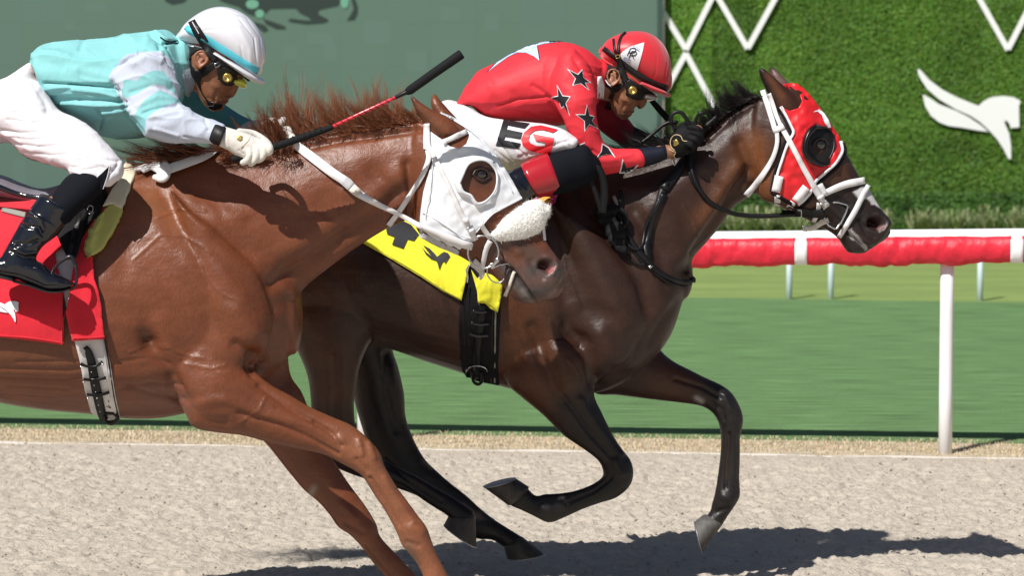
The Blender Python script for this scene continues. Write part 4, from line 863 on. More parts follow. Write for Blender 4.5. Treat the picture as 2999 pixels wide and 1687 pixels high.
def near_tack():
    Y = YN
    # hood
    hood = empty('blinker_hood', 'white cloth blinker hood on the head of the chestnut horse', 'hood', W((1380, 520), Y-.1))
    out = [(1290, 327), (1318, 338), (1345, 351), (1380, 373), (1414, 405), (1446, 444), (1480, 494), (1502, 531), (1530, 582), (1488, 604), (1445, 627), (1414, 658), (1390, 684), (1382, 703), (1350, 728), (1340, 748), (1287, 724), (1229, 690), (1229, 650), (1232, 614), (1240, 560), (1249, 528), (1266, 475), (1262, 440), (1240, 436), (1240, 366), (1262, 386), (1293, 407), (1317, 428), (1345, 435), (1366, 421), (1374, 400), (1366, 380), (1352, 368), (1330, 352), (1292, 338)]
    hole = [(1349, 535), (1359, 511), (1373, 483), (1397, 471), (1424, 473), (1445, 493), (1454, 517), (1452, 545), (1442, 566), (1421, 587), (1400, 593), (1390, 583), (1380, 569), (1359, 559)]
    o = drape('hood_cloth', out, tN, M['hoodwhite'], hood, .007, 6, .003, [catmull(np.array(hole+hole[:1], float), 3)[:-1]], relax=4, wr=.003); th_ = bvh(o, NB)
    hl = catmull(np.array(hole+[hole[0]], float), 4); X, ok = cast(hl, tN, .008); y = X[:, 1].copy()
    for _ in range(8): y = (np.roll(y[:-1], 1)+y[:-1]+np.roll(y[:-1], -1))/3; y = np.append(y, y[0])
    c = np.array([1403, 530.]); R = []
    for k, (sc, dy) in enumerate(((1.42, .008), (1.34, -.010), (1.20, -.020), (1.06, -.024), (1.0, -.018), (.98, .0))):
        q = c+(hl-c)*sc; left = np.clip((1440-hl[:, 0])/90, 0, 1)*np.clip((hl[:, 1]-462)/60, .15, 1); R.append(WA(c+(hl-c)*(1+(sc-1)*(.25+.75*left))[:, None], y+dy*(.15+.85*left)-.003))
    n = len(hl); F = np.array([[i*n+j, (i+1)*n+j, (i+1)*n+j+1, i*n+j+1] for i in range(5) for j in range(n-1)]); mk('eye_cup', np.concatenate(R), F, M['hoodwhite'], hood)
    M['mesh'] = mat('grey_mesh', (.50, .50, .52), .7)
    drape('mesh_hem', ZH([(195, 430), (330, 500), (460, 560), (468, 596), (330, 545), (186, 468)]), th_, M['mesh'], hood, .005, 6, .001, relax=1)
    for L in ([(1236, 620), (1290, 650), (1350, 690), (1385, 700)], [(1268, 470), (1262, 540), (1246, 640)], [(1392, 684), (1418, 654), (1448, 623), (1528, 580)], [(1330, 352), (1400, 400), (1450, 470), (1500, 560)]):
        stube('seam', L, .0018, M['hoodwhite'], hood, th_, .006)
    # bridle
    br = empty('bridle', 'white web bridle with ring bit on the chestnut horse', 'bridle', W((1400, 600), Y-.1))
    strap('crownpiece', [(1248, 362), (1250, 400), (1254, 440)], 17, M['web'], br, th_, lift=.008)
    strap('browband', [(1296, 416), (1330, 402), (1368, 383)], 15, M['web'], br, th_, lift=.010)
    strap('cheekpiece', [(1254, 430), (1276, 469), (1312, 540), (1345, 614), (1364, 652), (1394, 704)], [15, 15, 14, 15, 17, 15], M['web'], br, th_, lift=.009)
    strap('keeper', [(1358, 650), (1372, 644)], 18, M['web'], br, th_, lift=.013); strap('keeper', [(1372, 682), (1392, 674)], 16, M['web'], br, th_, lift=.013)
    stube('buckle', [(1368, 668), (1384, 660), (1390, 674), (1375, 682), (1368, 668)], .0018, M['steel'], br, th_, .014, 1)
    strap('throatlatch', [(1252, 440), (1255, 462), (1247, 490), (1235, 515), (1207, 562), (1175, 612), (1138, 662)], 14, M['web'], br, th_, lift=.010, relax=10)
    strap('noseband', [(1408, 655), (1420, 676), (1438, 700)], 15, M['web'], br, th_, lift=.008)
    strap('noseband', [(1586, 640), (1592, 660), (1597, 704)], 6, M['web'], br, th_, lift=.006)
    strap('nose_strap', [(1436, 706), (1424, 730), (1417, 760), (1408, 800)], [16, 15, 14, 13], M['web'], br, th_, lift=.008)
    strap('chin_strap', [(1384, 768), (1398, 780), (1412, 802), (1404, 818)], [26, 22, 18, 10], M['web_old'], br, th_, lift=.010)
    yr = Y-.105
    def rg(name, P, r, Yl, m=M['steel']): v, f = tube(WA(np.array(P, float), Yl), r, 10, 1); return mk(name, v, f, m, br)
    rg('bit_ring', ringpts((1415, 738), 45, 48, n=40), .0036, np.full(40, yr))
    rg('bit', [(1458, 762), (1448, 772), (1440, 782)], .006, np.array([yr-.01, yr-.005, yr])); v, f = disc(W((1456, 760), yr-.01), (0, 1, 0), [(.0001, -.006), (.006, -.004), (.008, 0), (.006, .005), (.0001, .007)]); mk('bit', v, f, M['steel'], br)
    rg('bit', ringpts((1452, 800), 24, 30, 60, 300, 18, -30), .0022, np.full(18, yr+.01)); rg('bit', [(1440, 786), (1462, 776), (1486, 772), (1500, 782)], .003, np.array([yr, yr, yr+.02, yr+.045]))
    strap('lip_strap', [(1507, 795), (1497, 820), (1488, 845), (1478, 868)], 9, M['web_old'], br, th_, lift=.007)
    rg('chain', [(1376, 775), (1366, 790), (1370, 812), (1368, 826)], .003, np.full(4, yr)); 
    fl = loft([((1448, 668), (1440, 700), .020, -.010), ((1466, 648), (1462, 706), .032, -.008), ((1500, 618), (1506, 706), .038, .004), ((1545, 590), (1556, 694), .042, .026), ((1580, 584), (1590, 672), .042, .044), ((1598, 600), (1602, 640), .03, .050)], Y-.078, 5, 28, cap=(.6, .8))
    def fz(V, N, P): return V+N*(.0010*fbm(V*130, 3, 4)+.0012*noise(V*60, 8))[:, None]
    b = fused('sheepskin_roll', [fl], M['fleece'], br, .0035, 3, post=fz)
    V = arr(b.data); N = np.empty(len(V)*3); b.data.vertex_normals.foreach_get('vector', N); N = N.reshape(-1, 3); g = np.random.default_rng(2); ix = g.choice(len(V), 5200); VV = []; FF = []; o_ = 0
    for i in ix:
        p = V[i]; n_ = N[i]+g.normal(0, .5, 3); n_ /= np.linalg.norm(n_); t = np.cross(n_, g.normal(0, 1, 3)); t /= np.linalg.norm(t); L = g.uniform(.0018, .0038); c_ = g.normal(0, .002, 3)
        VV += [p-t*.0004, p+t*.0004, p+n_*L*.6+c_+t*.0003, p+n_*L+c_*2.5]; FF += [(o_, o_+1, o_+2), (o_, o_+2, o_+3)]; o_ += 4
    tag(mk('wool', np.array(VV), FF, M['fleece'], br), kind='stuff')
    # reins
    re = empty('reins', 'white rein running from the bit of the chestnut horse to the jockey glove', 'reins', W((1000, 520), Y-.15))
    strap('rein', [(832, 392), (860, 418), (915, 460), (975, 506), (1020, 536), (1040, 560), (1100, 595), (1173, 630), (1230, 662), (1290, 690), (1345, 712), (1384, 724)], [17, 25, 27, 27, 26, 21, 16, 13, 15, 22, 25, 20], M['web'], re, tN, lift=.014, relax=30)
    strap('rein_patch', [(1003, 524), (1030, 548)], 27, M['mesh'], re, tN, lift=.020); strap('rein_patch', [(1030, 548), (1050, 566)], 25, M['web_old'], re, tN, lift=.021)
    strap('rein', [(470, 510), (500, 492), (545, 476), (590, 458), (645, 424)], [24, 26, 24, 26, 22], M['web'], re, tN, lift=.030, relax=14)
    kn = []
    for L, r in (([(430, 506), (455, 492), (480, 500), (492, 520), (478, 534), (455, 528)], .011), ([(410, 505), (440, 498), (470, 515), (460, 530)], .010), ([(485, 488), (495, 505), (480, 532)], .012), ([(400, 508), (415, 503), (425, 512)], .007)):
        X, ok = cast(np.array(L, float), tN, .022); kn.append(tube(X, r, 10, 4, 1.0))
    fused('rein_knot', kn, M['web'], re, .003, 2)
    # girth and cloths
    gi = empty('girth', 'white racing girth with black buckle strap round the chestnut belly', 'girth', W((290, 1100), Y-.3))
    o = drape('girth_band', [(140, 700), (250, 640), (232, 760), (214, 860), (206, 930), (225, 1000), (216, 995), (235, 1064), (248, 1143), (262, 1192), (269, 1211), (292, 1222), (320, 1226), (352, 1224), (338, 1161), (324, 1071), (311, 1005), (300, 960), (270, 850), (285, 700), (262, 640)][:0] or [(175, 690), (245, 640), (228, 740), (300, 960), (309, 1000), (324, 1071), (338, 1161), (352, 1226), (310, 1232), (282, 1220), (266, 1208), (248, 1143), (235, 1064), (216, 990), (196, 905), (172, 800), (158, 745)], tN, M['girth'], gi, .007, 9, .004)
    tg = bvh(o, NB)
    stube('edge_cord', [(306, 990), (320, 1071), (334, 1161), (347, 1222)], .0028, M['leather'], gi, tg, .004); stube('edge_cord', [(298, 995), (312, 1071), (327, 1161), (340, 1222)], .0022, M['girth'], gi, tg, .004)
    strap('billet', [(248, 1026), (254, 1022), (262, 1040), (268, 1064), (276, 1112), (286, 1161), (296, 1205), (306, 1232)], [16, 24, 26, 27, 28, 27, 26, 25], M['leather'], gi, tg, lift=.012)
    for a in ([(236, 1066), (255, 1074), (280, 1074), (300, 1060)], [(244, 1111), (262, 1114), (290, 1112), (310, 1107)], [(254, 1156), (270, 1158), (300, 1156), (320, 1150)]):
        strap('keeper', a, [8, 7, 7, 8], M['leather'], gi, tg, lift=.017)
        for e in (a[0], a[-1]):
            X, ok = cast(np.array([e], float), tg, .022); v, f = disc(X[0], (0, 1, 0), [(.0001, -.004), (.0035, -.0025), (.004, .003)], 12); mk('stud', v, f, M['steel'], gi)
    for i in range(7):
        t = i/6; X, ok = cast(np.array([(268+t*26, 1085+t*110)], float), tg, .019); v, f = disc(X[0], (0, 1, 0), [(.0001, -.0015), (.002, -.001), (.002, .003)], 8); mk('stud', v, f, M['steel'], gi)
    stube('buckle_loop', [(300, 1215), (312, 1236), (330, 1240), (345, 1226), (335, 1212), (316, 1210)], .007, M['leather'], gi, tg, .010)
    stube('pen_mark', ZG([(905, 990), (930, 1000), (918, 975), (940, 1005)]), .0012, M['printblack'], gi, tg, .006, 1); stube('pen_mark', ZG([(920, 940), (924, 955)]), .0012, M['printblack'], gi, tg, .006, 1)
    cl = empty('saddle_cloth', 'red saddle cloth with white winged horse emblem under the chestnut horse saddle', 'saddle cloth', W((100, 800), Y-.3))
    tg2 = bvh(o, NB)
    def ruffle(amp, kx, ky, sd):
        def f(V, P): 
            V = V.copy(); V[:, 1] -= amp*(.6+noise(np.stack([P[:, 0]*kx+P[:, 1]*ky*.3, P[:, 1]*ky, P[:, 0]*0], 1), sd)); return V
        return f
    a = drape('cloth_panel', [(-330, 575), (-100, 570), (0, 567), (60, 574), (130, 588), (200, 600), (240, 640), (215, 700), (160, 742), (172, 800), (185, 860), (184, 905), (188, 960), (184, 1011), (140, 1004), (60, 994), (0, 988), (-330, 965)], tN, M['redcloth'], cl, .016, 9, .003, post=ruffle(.008, .006, .012, 3))
    b = drape('cloth_panel', [(309, 604), (290, 645), (268, 700), (262, 740), (273, 752), (276, 816), (288, 850), (297, 899), (299, 930), (306, 982), (307, 994), (260, 996), (214, 999), (203, 965), (192, 912), (196, 905), (207, 850), (212, 800), (222, 750), (240, 700), (272, 650), (292, 612)], tg2, M['redcloth'], cl, .018, 7, .003, post=ruffle(.009, .02, .012, 4))
    tc = bvh(a, b, o, NB)
    emb = lambda L, s, ox, oy: [(ox+(p[0]-1632)*s, oy+(p[1]-412)*s) for p in L]
    drape('emblem', emb(EMB1, .158, -43, 856), tc, M['printwhite'], cl, .004, 4, 0, relax=0); drape('emblem', emb(EMB2, .158, -43, 856), tc, M['printwhite'], cl, .004, 4, 0, relax=0)
    for L in ([(184, 1004), (140, 997), (60, 987), (-100, 978)], [(214, 991), (260, 989), (305, 986)], [(190, 912), (181, 960), (181, 1008)]):
        stube('hem', L, .0022, M['redcloth'], cl, tc, .004)
    sa = empty('racing_saddle', 'small black racing saddle with stirrup on the chestnut horse', 'saddle', W((120, 600), Y))
    v, f = loft([((-300, 440), (-290, 560), .10), ((-220, 470), (-220, 570), .15), ((-110, 490), (-110, 572), .15), ((0, 512), (0, 580), .13), ((60, 536), (60, 590), .11), ((120, 552), (130, 605), .10), ((190, 535), (200, 610), .10), ((270, 500), (300, 600), .09), ((330, 475), (350, 530), .06)], Y, 4, 24); mk('seat', v, f, M['saddle_grey'], sa)
    Yl = Y-.20
    strap('cantle_edge', [(-200, 520, Yl+.02), (-60, 532, Yl), (0, 549, Yl), (52, 568, Yl), (110, 578, Yl-.02), (170, 575, Yl-.02)], [22, 24, 20, 16, 14, 12], M['patent'], sa, None, th=.006)
    drape('flap', [(140, 590), (200, 545), (300, 540), (312, 560), (305, 590), (290, 625), (262, 655), (240, 678), (222, 740), (200, 760), (180, 720), (150, 650)], tc, M['blackcloth'], sa, .022, 9, .006)
    tf = bvh(a, b, o, NB)
    strap('stirrup_leather', [(246, 610), (232, 660), (220, 710), (209, 752)], [30, 31, 30, 26], M['leather'], sa, tc, lift=.034)
    strap('stirrup_leather', [(250, 612), (238, 660), (228, 712), (214, 752)], [12, 12, 12, 10], M['blackcloth'], sa, tc, lift=.040)
    X = [W(p, YN-.40) for p in ((150, 800), (168, 775), (190, 758), (206, 752), (216, 762), (224, 790), (224, 822), (218, 838), (204, 845), (170, 848), (135, 850))]; v, f = tube(X, [.005, .005, .006, .007, .006, .0055, .0055, .0055, .0055, .006, .006], 10, 4); mk('stirrup_iron', v, f, M['steel'] if 0 else mat('blued_steel', (.05, .05, .06), .3, metal=.8), sa)
    strap('strap_end', [(5, 612), (40, 620), (80, 630)], [11, 14, 14], M['greystrap'], sa, tc, lift=.012)
    stube('buckle', [(256, 612), (262, 602), (272, 606), (270, 622), (260, 626)], .002, M['steel'], sa, tc, .03)
    pd = empty('wither_pad', 'cream cloth and yellow green foam pad in front of the saddle', 'pad', W((330, 600), Y-.2))
    drape('foam_pad', [(331, 596), (356, 610), (350, 636), (328, 681), (297, 728), (273, 748), (260, 740), (266, 703), (286, 650), (306, 612)], tc, M['foam'], pd, .022, 7, .022, curve=2)
    drape('cream_pad', [(352, 500), (369, 471), (386, 468), (401, 477), (391, 512), (375, 560), (356, 610), (345, 606), (331, 597), (318, 599), (300, 605), (311, 585), (330, 550), (345, 533)], tc, M['cream'], pd, .030, 7, .02)
    # whip
    wh = empty('riding_crop', 'riding crop with black grip and red spiral shaft held in a white glove', 'whip', W((1000, 360), Y-.33))
    L = lambda *q: [W((x, y), yy) for x, y, yy in q]; yh = Y-.285
    v, f = tube(L((684, 466, yh), (720, 455, yh), (797, 432, yh), (880, 404, yh), (945, 382, yh), (972, 372, yh)), [.011, .0115, .012, .0118, .0105, .009], 14, 3); mk('grip', v, f, M['blackcloth'], wh)
    for i in range(16):
        t = i/15; c = np.array(W((700+t*240, 460-t*80+2*math.sin(t*3.1)), yh)); v, f = disc(c, (240, 0, 80), [(.0119, -.0025), (.0124, 0), (.0119, .0025)], 14); mk('grip_wrap', v, f, M['blackcloth'], wh)
    v, f = tube(L((966, 374, yh), (1060, 330, yh), (1162, 283, yh)), .0058, 12); mk('shaft', v, f, M['redshaft'], wh)
    a_, b_ = np.array(W((966, 374), yh)), np.array(W((1162, 283), yh)); ax = (b_-a_)/np.linalg.norm(b_-a_); u = np.cross(ax, [0, 1, 0]); w_ = np.cross(ax, u); P = []
    for t in np.linspace(0, 1, 150): P.append(a_+(b_-a_)*t+.0060*(math.cos(t*75)*u+math.sin(t*75)*w_))
    v, f = tube(P, .0014, 6); mk('spiral', v, f, M['printblack'], wh)
    v, f = tube(L((1158, 285, yh), (1180, 274, yh), (1198, 266, yh)), [.0062, .0075, .009], 10); mk('tip_joint', v, f, M['leather'], wh)
    v, f = tube(L((1190, 270, yh), (1200, 264, yh), (1270, 214, yh), (1345, 162, yh), (1352, 157, yh)), [.010, .0145, .0150, .0160, .0155], 16, 1, .8, cap=(.3, .15)); mk('popper', v, f, M['blackcloth'], wh)
    return th_, tc
TNH, TNC = near_tack()

def dark_tack():
    Y = YDK
    hood = empty('blinker_hood', 'red satin blinker hood with white and black edging on the bay horse', 'hood', W((2360, 420), Y-.1))
    out = [(2290, 246), (2314, 242), (2335, 244), (2358, 261), (2378, 284), (2403, 316), (2428, 354), (2453, 390), (2465, 415), (2471, 440), (2466, 458), (2451, 481), (2418, 510), (2395, 530), (2386, 545), (2376, 566), (2356, 590), (2338, 604), (2312, 592), (2293, 581), (2262, 566), (2273, 510), (2290, 460), (2306, 415), (2322, 390), (2314, 365), (2300, 335), (2285, 308), (2292, 314), (2314, 324), (2339, 316), (2350, 293), (2339, 270), (2314, 260), (2295, 253)]
    cup = ZE([(1185, 515), (1130, 550), (1095, 620), (1085, 690), (1100, 740), (1150, 790), (1220, 812), (1285, 800), (1278, 770), (1310, 700), (1315, 620), (1290, 560), (1250, 535), (1210, 528)])
    o = drape('hood_cloth', out, tD, M['hoodred'], hood, .007, 6, .003, [cup], relax=4, wr=.005); th_ = bvh(o, DB)
    def trim(L, wd, m, lift=.006): strap('edging', L, wd, m, hood, th_, lift=lift)
    trim([(2463, 412), (2468, 438), (2462, 456), (2448, 478), (2416, 507), (2393, 527), (2384, 543), (2374, 564), (2355, 586), (2338, 600)], 8, M['printwhite']); trim([(2470, 418), (2476, 440), (2469, 462), (2454, 487), (2422, 516), (2399, 536), (2391, 550), (2381, 571), (2362, 594), (2344, 608)], 10, M['blackcloth'])
    trim([(2286, 312), (2300, 335), (2315, 365), (2324, 388), (2309, 415), (2293, 460), (2277, 510), (2266, 560)], 8, M['printwhite']); trim([(2279, 312), (2293, 338), (2307, 368), (2314, 390), (2299, 415), (2284, 460), (2268, 508), (2258, 562)], 8, M['blackcloth'])
    trim([(2258, 562), (2293, 584), (2314, 596), (2340, 610)], 10, M['blackcloth'])
    for L in ([(2282, 515), (2272, 562)], [(2362, 548), (2330, 590)]): strap('tab', L, 26, M['web'], hood, th_, lift=.009)
    c = np.array([2396., 424.]); hl = catmull(np.array(cup+[cup[0]], float), 3); X, ok = cast(hl, tD, .008); y = X[:, 1].copy()
    for _ in range(10): y = (np.roll(y[:-1], 1)+y[:-1]+np.roll(y[:-1], -1))/3; y = np.append(y, y[0])
    R = []
    for sc, dy in ((1.05, .006), (1.04, -.012), (1.0, -.030), (.90, -.040), (.78, -.042), (.66, -.030), (.60, .004)):
        left = np.clip((2425-hl[:, 0])/50, 0, 1); s2 = 1+(sc-1)*(.22+.78*left); R.append(WA(c+(hl-c)*s2[:, None], y+dy*(.12+.88*left)-.002))
    n = len(hl); F = np.array([[i*n+j, (i+1)*n+j, (i+1)*n+j+1, i*n+j+1] for i in range(6) for j in range(n-1)]); M['rubber'] = mat('black_rubber', (.006, .005, .006), .30, spec=.4); mk('eye_cup', np.concatenate(R), F, M['rubber'], hood)
    M['hoodmesh'] = mat('dark_mesh', (.008, .006, .006), .5); drape('eye_mesh', [tuple(c+(np.array(p)-c)*.97) for p in cup], tD, M['hoodmesh'], hood, .003, 6, 0, relax=1, holes=[ringpts((2396, 428), 22, 26, 0, 345, 14)])
    drape('star_patch', ZE([(1165, 428), (1205, 405), (1240, 435), (1270, 480), (1290, 535), (1270, 540), (1245, 505), (1225, 450), (1195, 425)]), th_, M['printwhite'], hood, .004, 5, 0)
    br = empty('bridle', 'white leather bridle with crossed noseband on the dark bay horse', 'bridle', W((2400, 520), Y-.1))
    S = lambda nm, L, wd, lift=.009, m=None, r=6: strap(nm, L, wd, m or M['web'], br, th_, lift=lift, relax=r)
    S('crownpiece', ZE([(805, 272), (830, 350), (865, 460), (895, 560)]), 15); S('crownpiece', ZE([(845, 300), (880, 390), (905, 460), (935, 530)]), 12, .012); S('buckle_loop', ZE([(878, 560), (915, 548), (955, 525)]), 17, .014)
    S('cheekpiece', ZE([(945, 545), (1020, 680), (1100, 835), (1165, 950), (1220, 1045), (1265, 1100)]), [15, 15, 15, 16, 19, 17], .010); S('keeper', ZE([(1195, 1050), (1240, 1020)]), 10, .014)
    stube('buckle', ZE([(1215, 1080), (1260, 1065), (1275, 1095), (1235, 1110), (1215, 1080)]), .0018, M['steel'], br, th_, .015, 1)
    S('throatlatch', ZE([(905, 565), (908, 640), (890, 720), (850, 805), (760, 935), (690, 1025)]), [12, 12, 13, 15, 17, 17], .012, None, 12)
    S('noseband', ZE([(1245, 1005), (1310, 975), (1400, 940), (1530, 912)]), [18, 20, 22, 20]); S('noseband', ZE([(1555, 945), (1510, 1030), (1460, 1130), (1400, 1230), (1345, 1315)]), [13, 16, 16, 15, 14], .010)
    S('noseband', ZE([(1210, 940), (1235, 985), (1255, 1020)]), 16); S('lower_strap', ZE([(1205, 1075), (1195, 1140), (1165, 1210)]), 13, .008); S('chin_strap', ZE([(1270, 1195), (1220, 1215), (1160, 1250), (1095, 1255)]), [15, 16, 16, 13], .010, M['web_old'])
    S('hood_tab', ZE([(912, 1020), (908, 1095)]), 18, .006); S('hood_tab', ZE([(1020, 1070), (990, 1115)]), 18, .006)
    yr = Y-.085
    def rg(name, P, r, m=M['steel'], yy=yr): v, f = tube(WA(np.array(P, float), np.full(len(P), yy)), r, 10, 1); return mk(name, v, f, m, br)
    rg('bit_ring', ZE([(1235, 1150), (1240, 1100), (1280, 1070), (1340, 1068), (1400, 1085), (1408, 1100), (1390, 1150), (1360, 1210), (1330, 1252), (1315, 1255), (1275, 1235), (1250, 1200), (1235, 1150)]), .0036)
    stube('buckle', ZE([(1090, 1235), (1120, 1240), (1115, 1275), (1095, 1270), (1090, 1235)]), .002, M['steel'], br, th_, .012, 1)
    re = empty('reins', 'black leather rein from the bay horse bit curving up to the black glove', 'reins', W((2150, 600), Y-.15))
    tD2 = bvh(DB)
    strap('rein', ZE([(1245, 1152), (1150, 1150), (1050, 1146), (940, 1140)]), [22, 23, 20, 14], M['leather'], re, th_, lift=.016)
    stube('rein', ZE([(1060, 1152), (930, 1160), (850, 1165), (750, 1166), (660, 1158), (600, 1148), (520, 1118), (450, 1080), (390, 1020), (350, 960), (318, 890), (300, 820), (292, 750), (300, 700), (318, 660)]), .0085, M['leather'], re, tD2, .022, 3, 25)
    stube('buckle', ZE([(1060, 1125), (1078, 1125), (1082, 1168), (1060, 1170)]), .002, M['steel'], re, th_, .028, 1)
    strap('rein', ZE([(318, 640), (300, 760), (302, 860), (350, 960)]), [16, 24, 24, 16], M['leather'], re, tD2, lift=.014)
    bp = empty('breastplate', 'black breast girth and yoke straps across the bay horse shoulder', 'breastplate', W((1850, 680), Y-.2))
    B = lambda L, wd, lift=.010, nm='strap', m=None: strap(nm, ZJ(L), wd, m or M['leather'], bp, tD2, lift=lift, relax=8)
    B([(1000, 5), (930, 130), (860, 230), (790, 330)], [20, 25, 27, 26], nm='yoke_strap'); B([(760, 270), (800, 300), (830, 300)], 26, .014, 'keeper')
    B([(785, 320), (740, 440), (700, 520), (650, 610), (610, 700), (600, 790), (590, 860), (550, 895)], [24, 20, 16, 13, 12, 9, 8, 8]); B([(790, 370), (730, 490), (685, 610), (655, 740), (630, 850), (640, 950), (640, 1020)], [20, 18, 17, 15, 17, 20, 14])
    B([(395, 620), (430, 720), (480, 820), (560, 930), (640, 1010), (700, 1080), (800, 1150), (900, 1195), (1000, 1220), (1075, 1190)], [13, 14, 15, 16, 17, 15, 14, 14, 13, 12], .012, 'breast_strap'); B([(480, 880), (560, 990), (660, 1080), (780, 1180), (900, 1240), (990, 1255), (1040, 1225)], [8, 9, 9, 9, 9, 9, 9], .008)
    B([(310, 740), (380, 800), (450, 860), (520, 900), (590, 880)], 8, .016); B([(430, 950), (500, 1020), (570, 1045), (620, 1040)], 8, .010)
    B([(650, 1075), (680, 1050)], 8, .02, 'buckle', M['steel'])
    B([(1010, 1120), (1040, 1150), (1075, 1185), (1070, 1215)], 9, .012)
    B([(375, 340), (385, 400), (360, 470), (345, 540), (400, 620), (410, 700)], [8, 14, 16, 14, 22, 14], .018)
    B([(310, 395), (340, 470), (325, 540), (325, 620), (370, 700)], [10, 10, 6, 6, 6], .022, 'strap', M['greystrap'])
    # looped end by the elbow and the wrapped bundle
    yl = Y-.30
    strap('loop', [(x, y, yl) for x, y in ZJ([(75, 205), (85, 155), (120, 128), (165, 135), (200, 190), (222, 290), (226, 400), (215, 500), (212, 560)])], [16, 17, 19, 21, 22, 22, 22, 21, 20], M['leather'], bp, None, th=.004)
    strap('loop', [(x, y, yl+.01) for x, y in ZJ([(85, 200), (95, 260), (130, 330), (165, 420), (195, 500), (205, 560)])], [13, 14, 15, 18, 20, 20], M['leather'], bp, None, th=.004)
    stube('buckle', ZJ([(68, 190), (88, 178), (100, 225), (78, 235), (68, 190)]), .0025, M['steel'], bp, tD2, .05, 1)
    kn = []
    for L, r in (([(160, 560), (230, 580), (310, 560)], .018), ([(170, 640), (240, 640), (320, 620)], .017), ([(240, 700), (320, 680), (380, 720)], .018), ([(260, 760), (330, 770), (400, 760)], .020), ([(270, 830), (340, 850), (400, 830)], .019), ([(330, 900), (380, 920), (420, 910)], .016), ([(260, 540), (330, 530), (400, 590), (420, 680)], .012)):
        X, ok = cast(np.array(ZJ(L)), tD2, .028); kn.append(tube(X, r, 10, 4, .8))
    fused('wrapped_bundle', kn, M['blackcloth'], bp, .004, 2)
    gi = empty('girth', 'wide black elastic girth with buckle keepers on the bay horse', 'girth', W((1400, 1000), Y-.3))
    o = drape('girth_band', [(1362, 780), (1470, 780), (1468, 873), (1464, 956), (1458, 1080), (1461, 1130), (1440, 1126), (1400, 1118), (1370, 1104), (1353, 1088), (1346, 1000), (1346, 914), (1353, 840)], tD, M['blackcloth'], gi, .008, 8, .006); tg = bvh(o, DB)
    for L in ([(1362, 840), (1358, 960), (1366, 1095)], [(1374, 840), (1372, 960), (1380, 1105)], [(1452, 880), (1450, 980), (1449, 1120)], [(1444, 880), (1440, 980), (1440, 1120)]): stube('rib', L, .0035, M['leather'] if L[0][0] != 1452 else M['greystrap'], gi, tg, .004)
    strap('billet', [(1412, 890), (1406, 960), (1398, 1030), (1396, 1080), (1394, 1112)], [22, 21, 20, 20, 18], M['leather'], gi, tg, lift=.012)
    for yv, x0, x1 in ((914, 1384, 1426), (950, 1378, 1432), (984, 1374, 1430)): strap('keeper', [(x0, yv-4), ((x0+x1)/2, yv+1), (x1, yv-1)], 7, M['patent'], gi, tg, lift=.018)
    stube('ring', ringpts((1397, 1088), 30, 16, 180, 360, 14), .003, M['steel'], gi, tg, .014); stube('buckle', [(1384, 1090), (1386, 1116), (1400, 1126), (1412, 1116), (1412, 1092)], .006, M['leather'], gi, tg, .012)
    cl = empty('saddle_cloth', 'yellow number cloth with black figure and emblem on the bay horse', 'saddle cloth', W((1250, 760), Y-.3))
    a = drape('cloth_panel', [(1057, 708), (1110, 655), (1200, 590), (1380, 560), (1440, 560), (1420, 700), (1372, 786), (1351, 881), (1295, 852), (1233, 811), (1150, 761), (1100, 733)], tg, M['yellowcloth'], cl, .014, 9, .003)
    b = drape('cloth_panel', [(1380, 790), (1398, 815), (1423, 800), (1476, 815), (1473, 831), (1467, 873), (1458, 915), (1436, 904), (1421, 889), (1400, 887), (1397, 850)], tg, M['yellowcloth'], cl, .022, 7, .003, wr=.006)
    tc = bvh(a, b, o, DB)
    drape('number_four', ZH([(-60, 330), (60, 350), (130, 385), (185, 450), (150, 497), (105, 485), (75, 553), (-5, 525), (15, 470), (-40, 450)]), tc, M['printblack'], cl, .004, 6, 0, relax=0)
    drape('emblem', ZH([(215, 528), (262, 552), (300, 590), (315, 610), (340, 590), (362, 575), (392, 585), (406, 605), (372, 658), (360, 640), (348, 655), (330, 703), (318, 660), (300, 625), (262, 590)]), tc, M['printblack'], cl, .004, 5, 0, relax=0)
    drape('emblem', ZH([(205, 540), (240, 580), (280, 610), (312, 640), (270, 625), (232, 590)]), tc, M['printblack'], cl, .004, 5, 0, relax=0)
    for L in (ZH([(0, 615), (200, 735), (350, 835), (482, 905)]), ZH([(610, 920), (660, 925), (740, 985)])): stube('hem', L, .0022, M['yellowcloth'], cl, tc, .004)
    sa = empty('racing_saddle', 'black racing saddle under the red jacketed jockey', 'saddle', W((1480, 500), Y))
    v, f = loft([((1230, 530), (1235, 590), .12), ((1330, 520), (1330, 585), .14), ((1440, 510), (1440, 570), .12), ((1540, 500), (1540, 560), .10), ((1600, 490), (1610, 540), .06)], Y, 4, 24); mk('seat', v, f, M['leather'], sa)
    drape('flap', [(1400, 540), (1500, 530), (1560, 560), (1540, 640), (1480, 690), (1430, 700), (1400, 640)], tc, M['leather'], sa, .016, 9, .005)
    pd = empty('wither_pad', 'pink and orange pad beside the bay horse saddle', 'pad', W((1600, 575), Y-.2))
    drape('pad_cover', [(1560, 588), (1580, 565), (1605, 553), (1634, 549), (1628, 578), (1612, 602), (1598, 608)], tD, M['pink'], pd, .03, 6, .012, curve=2); drape('pad_foam', [(1560, 600), (1580, 582), (1604, 570), (1613, 574), (1607, 594), (1592, 608), (1575, 612)], tD, M['orange'], pd, .044, 6, .012, curve=2)
    return th_, tc
TDH, TDC = dark_tack()

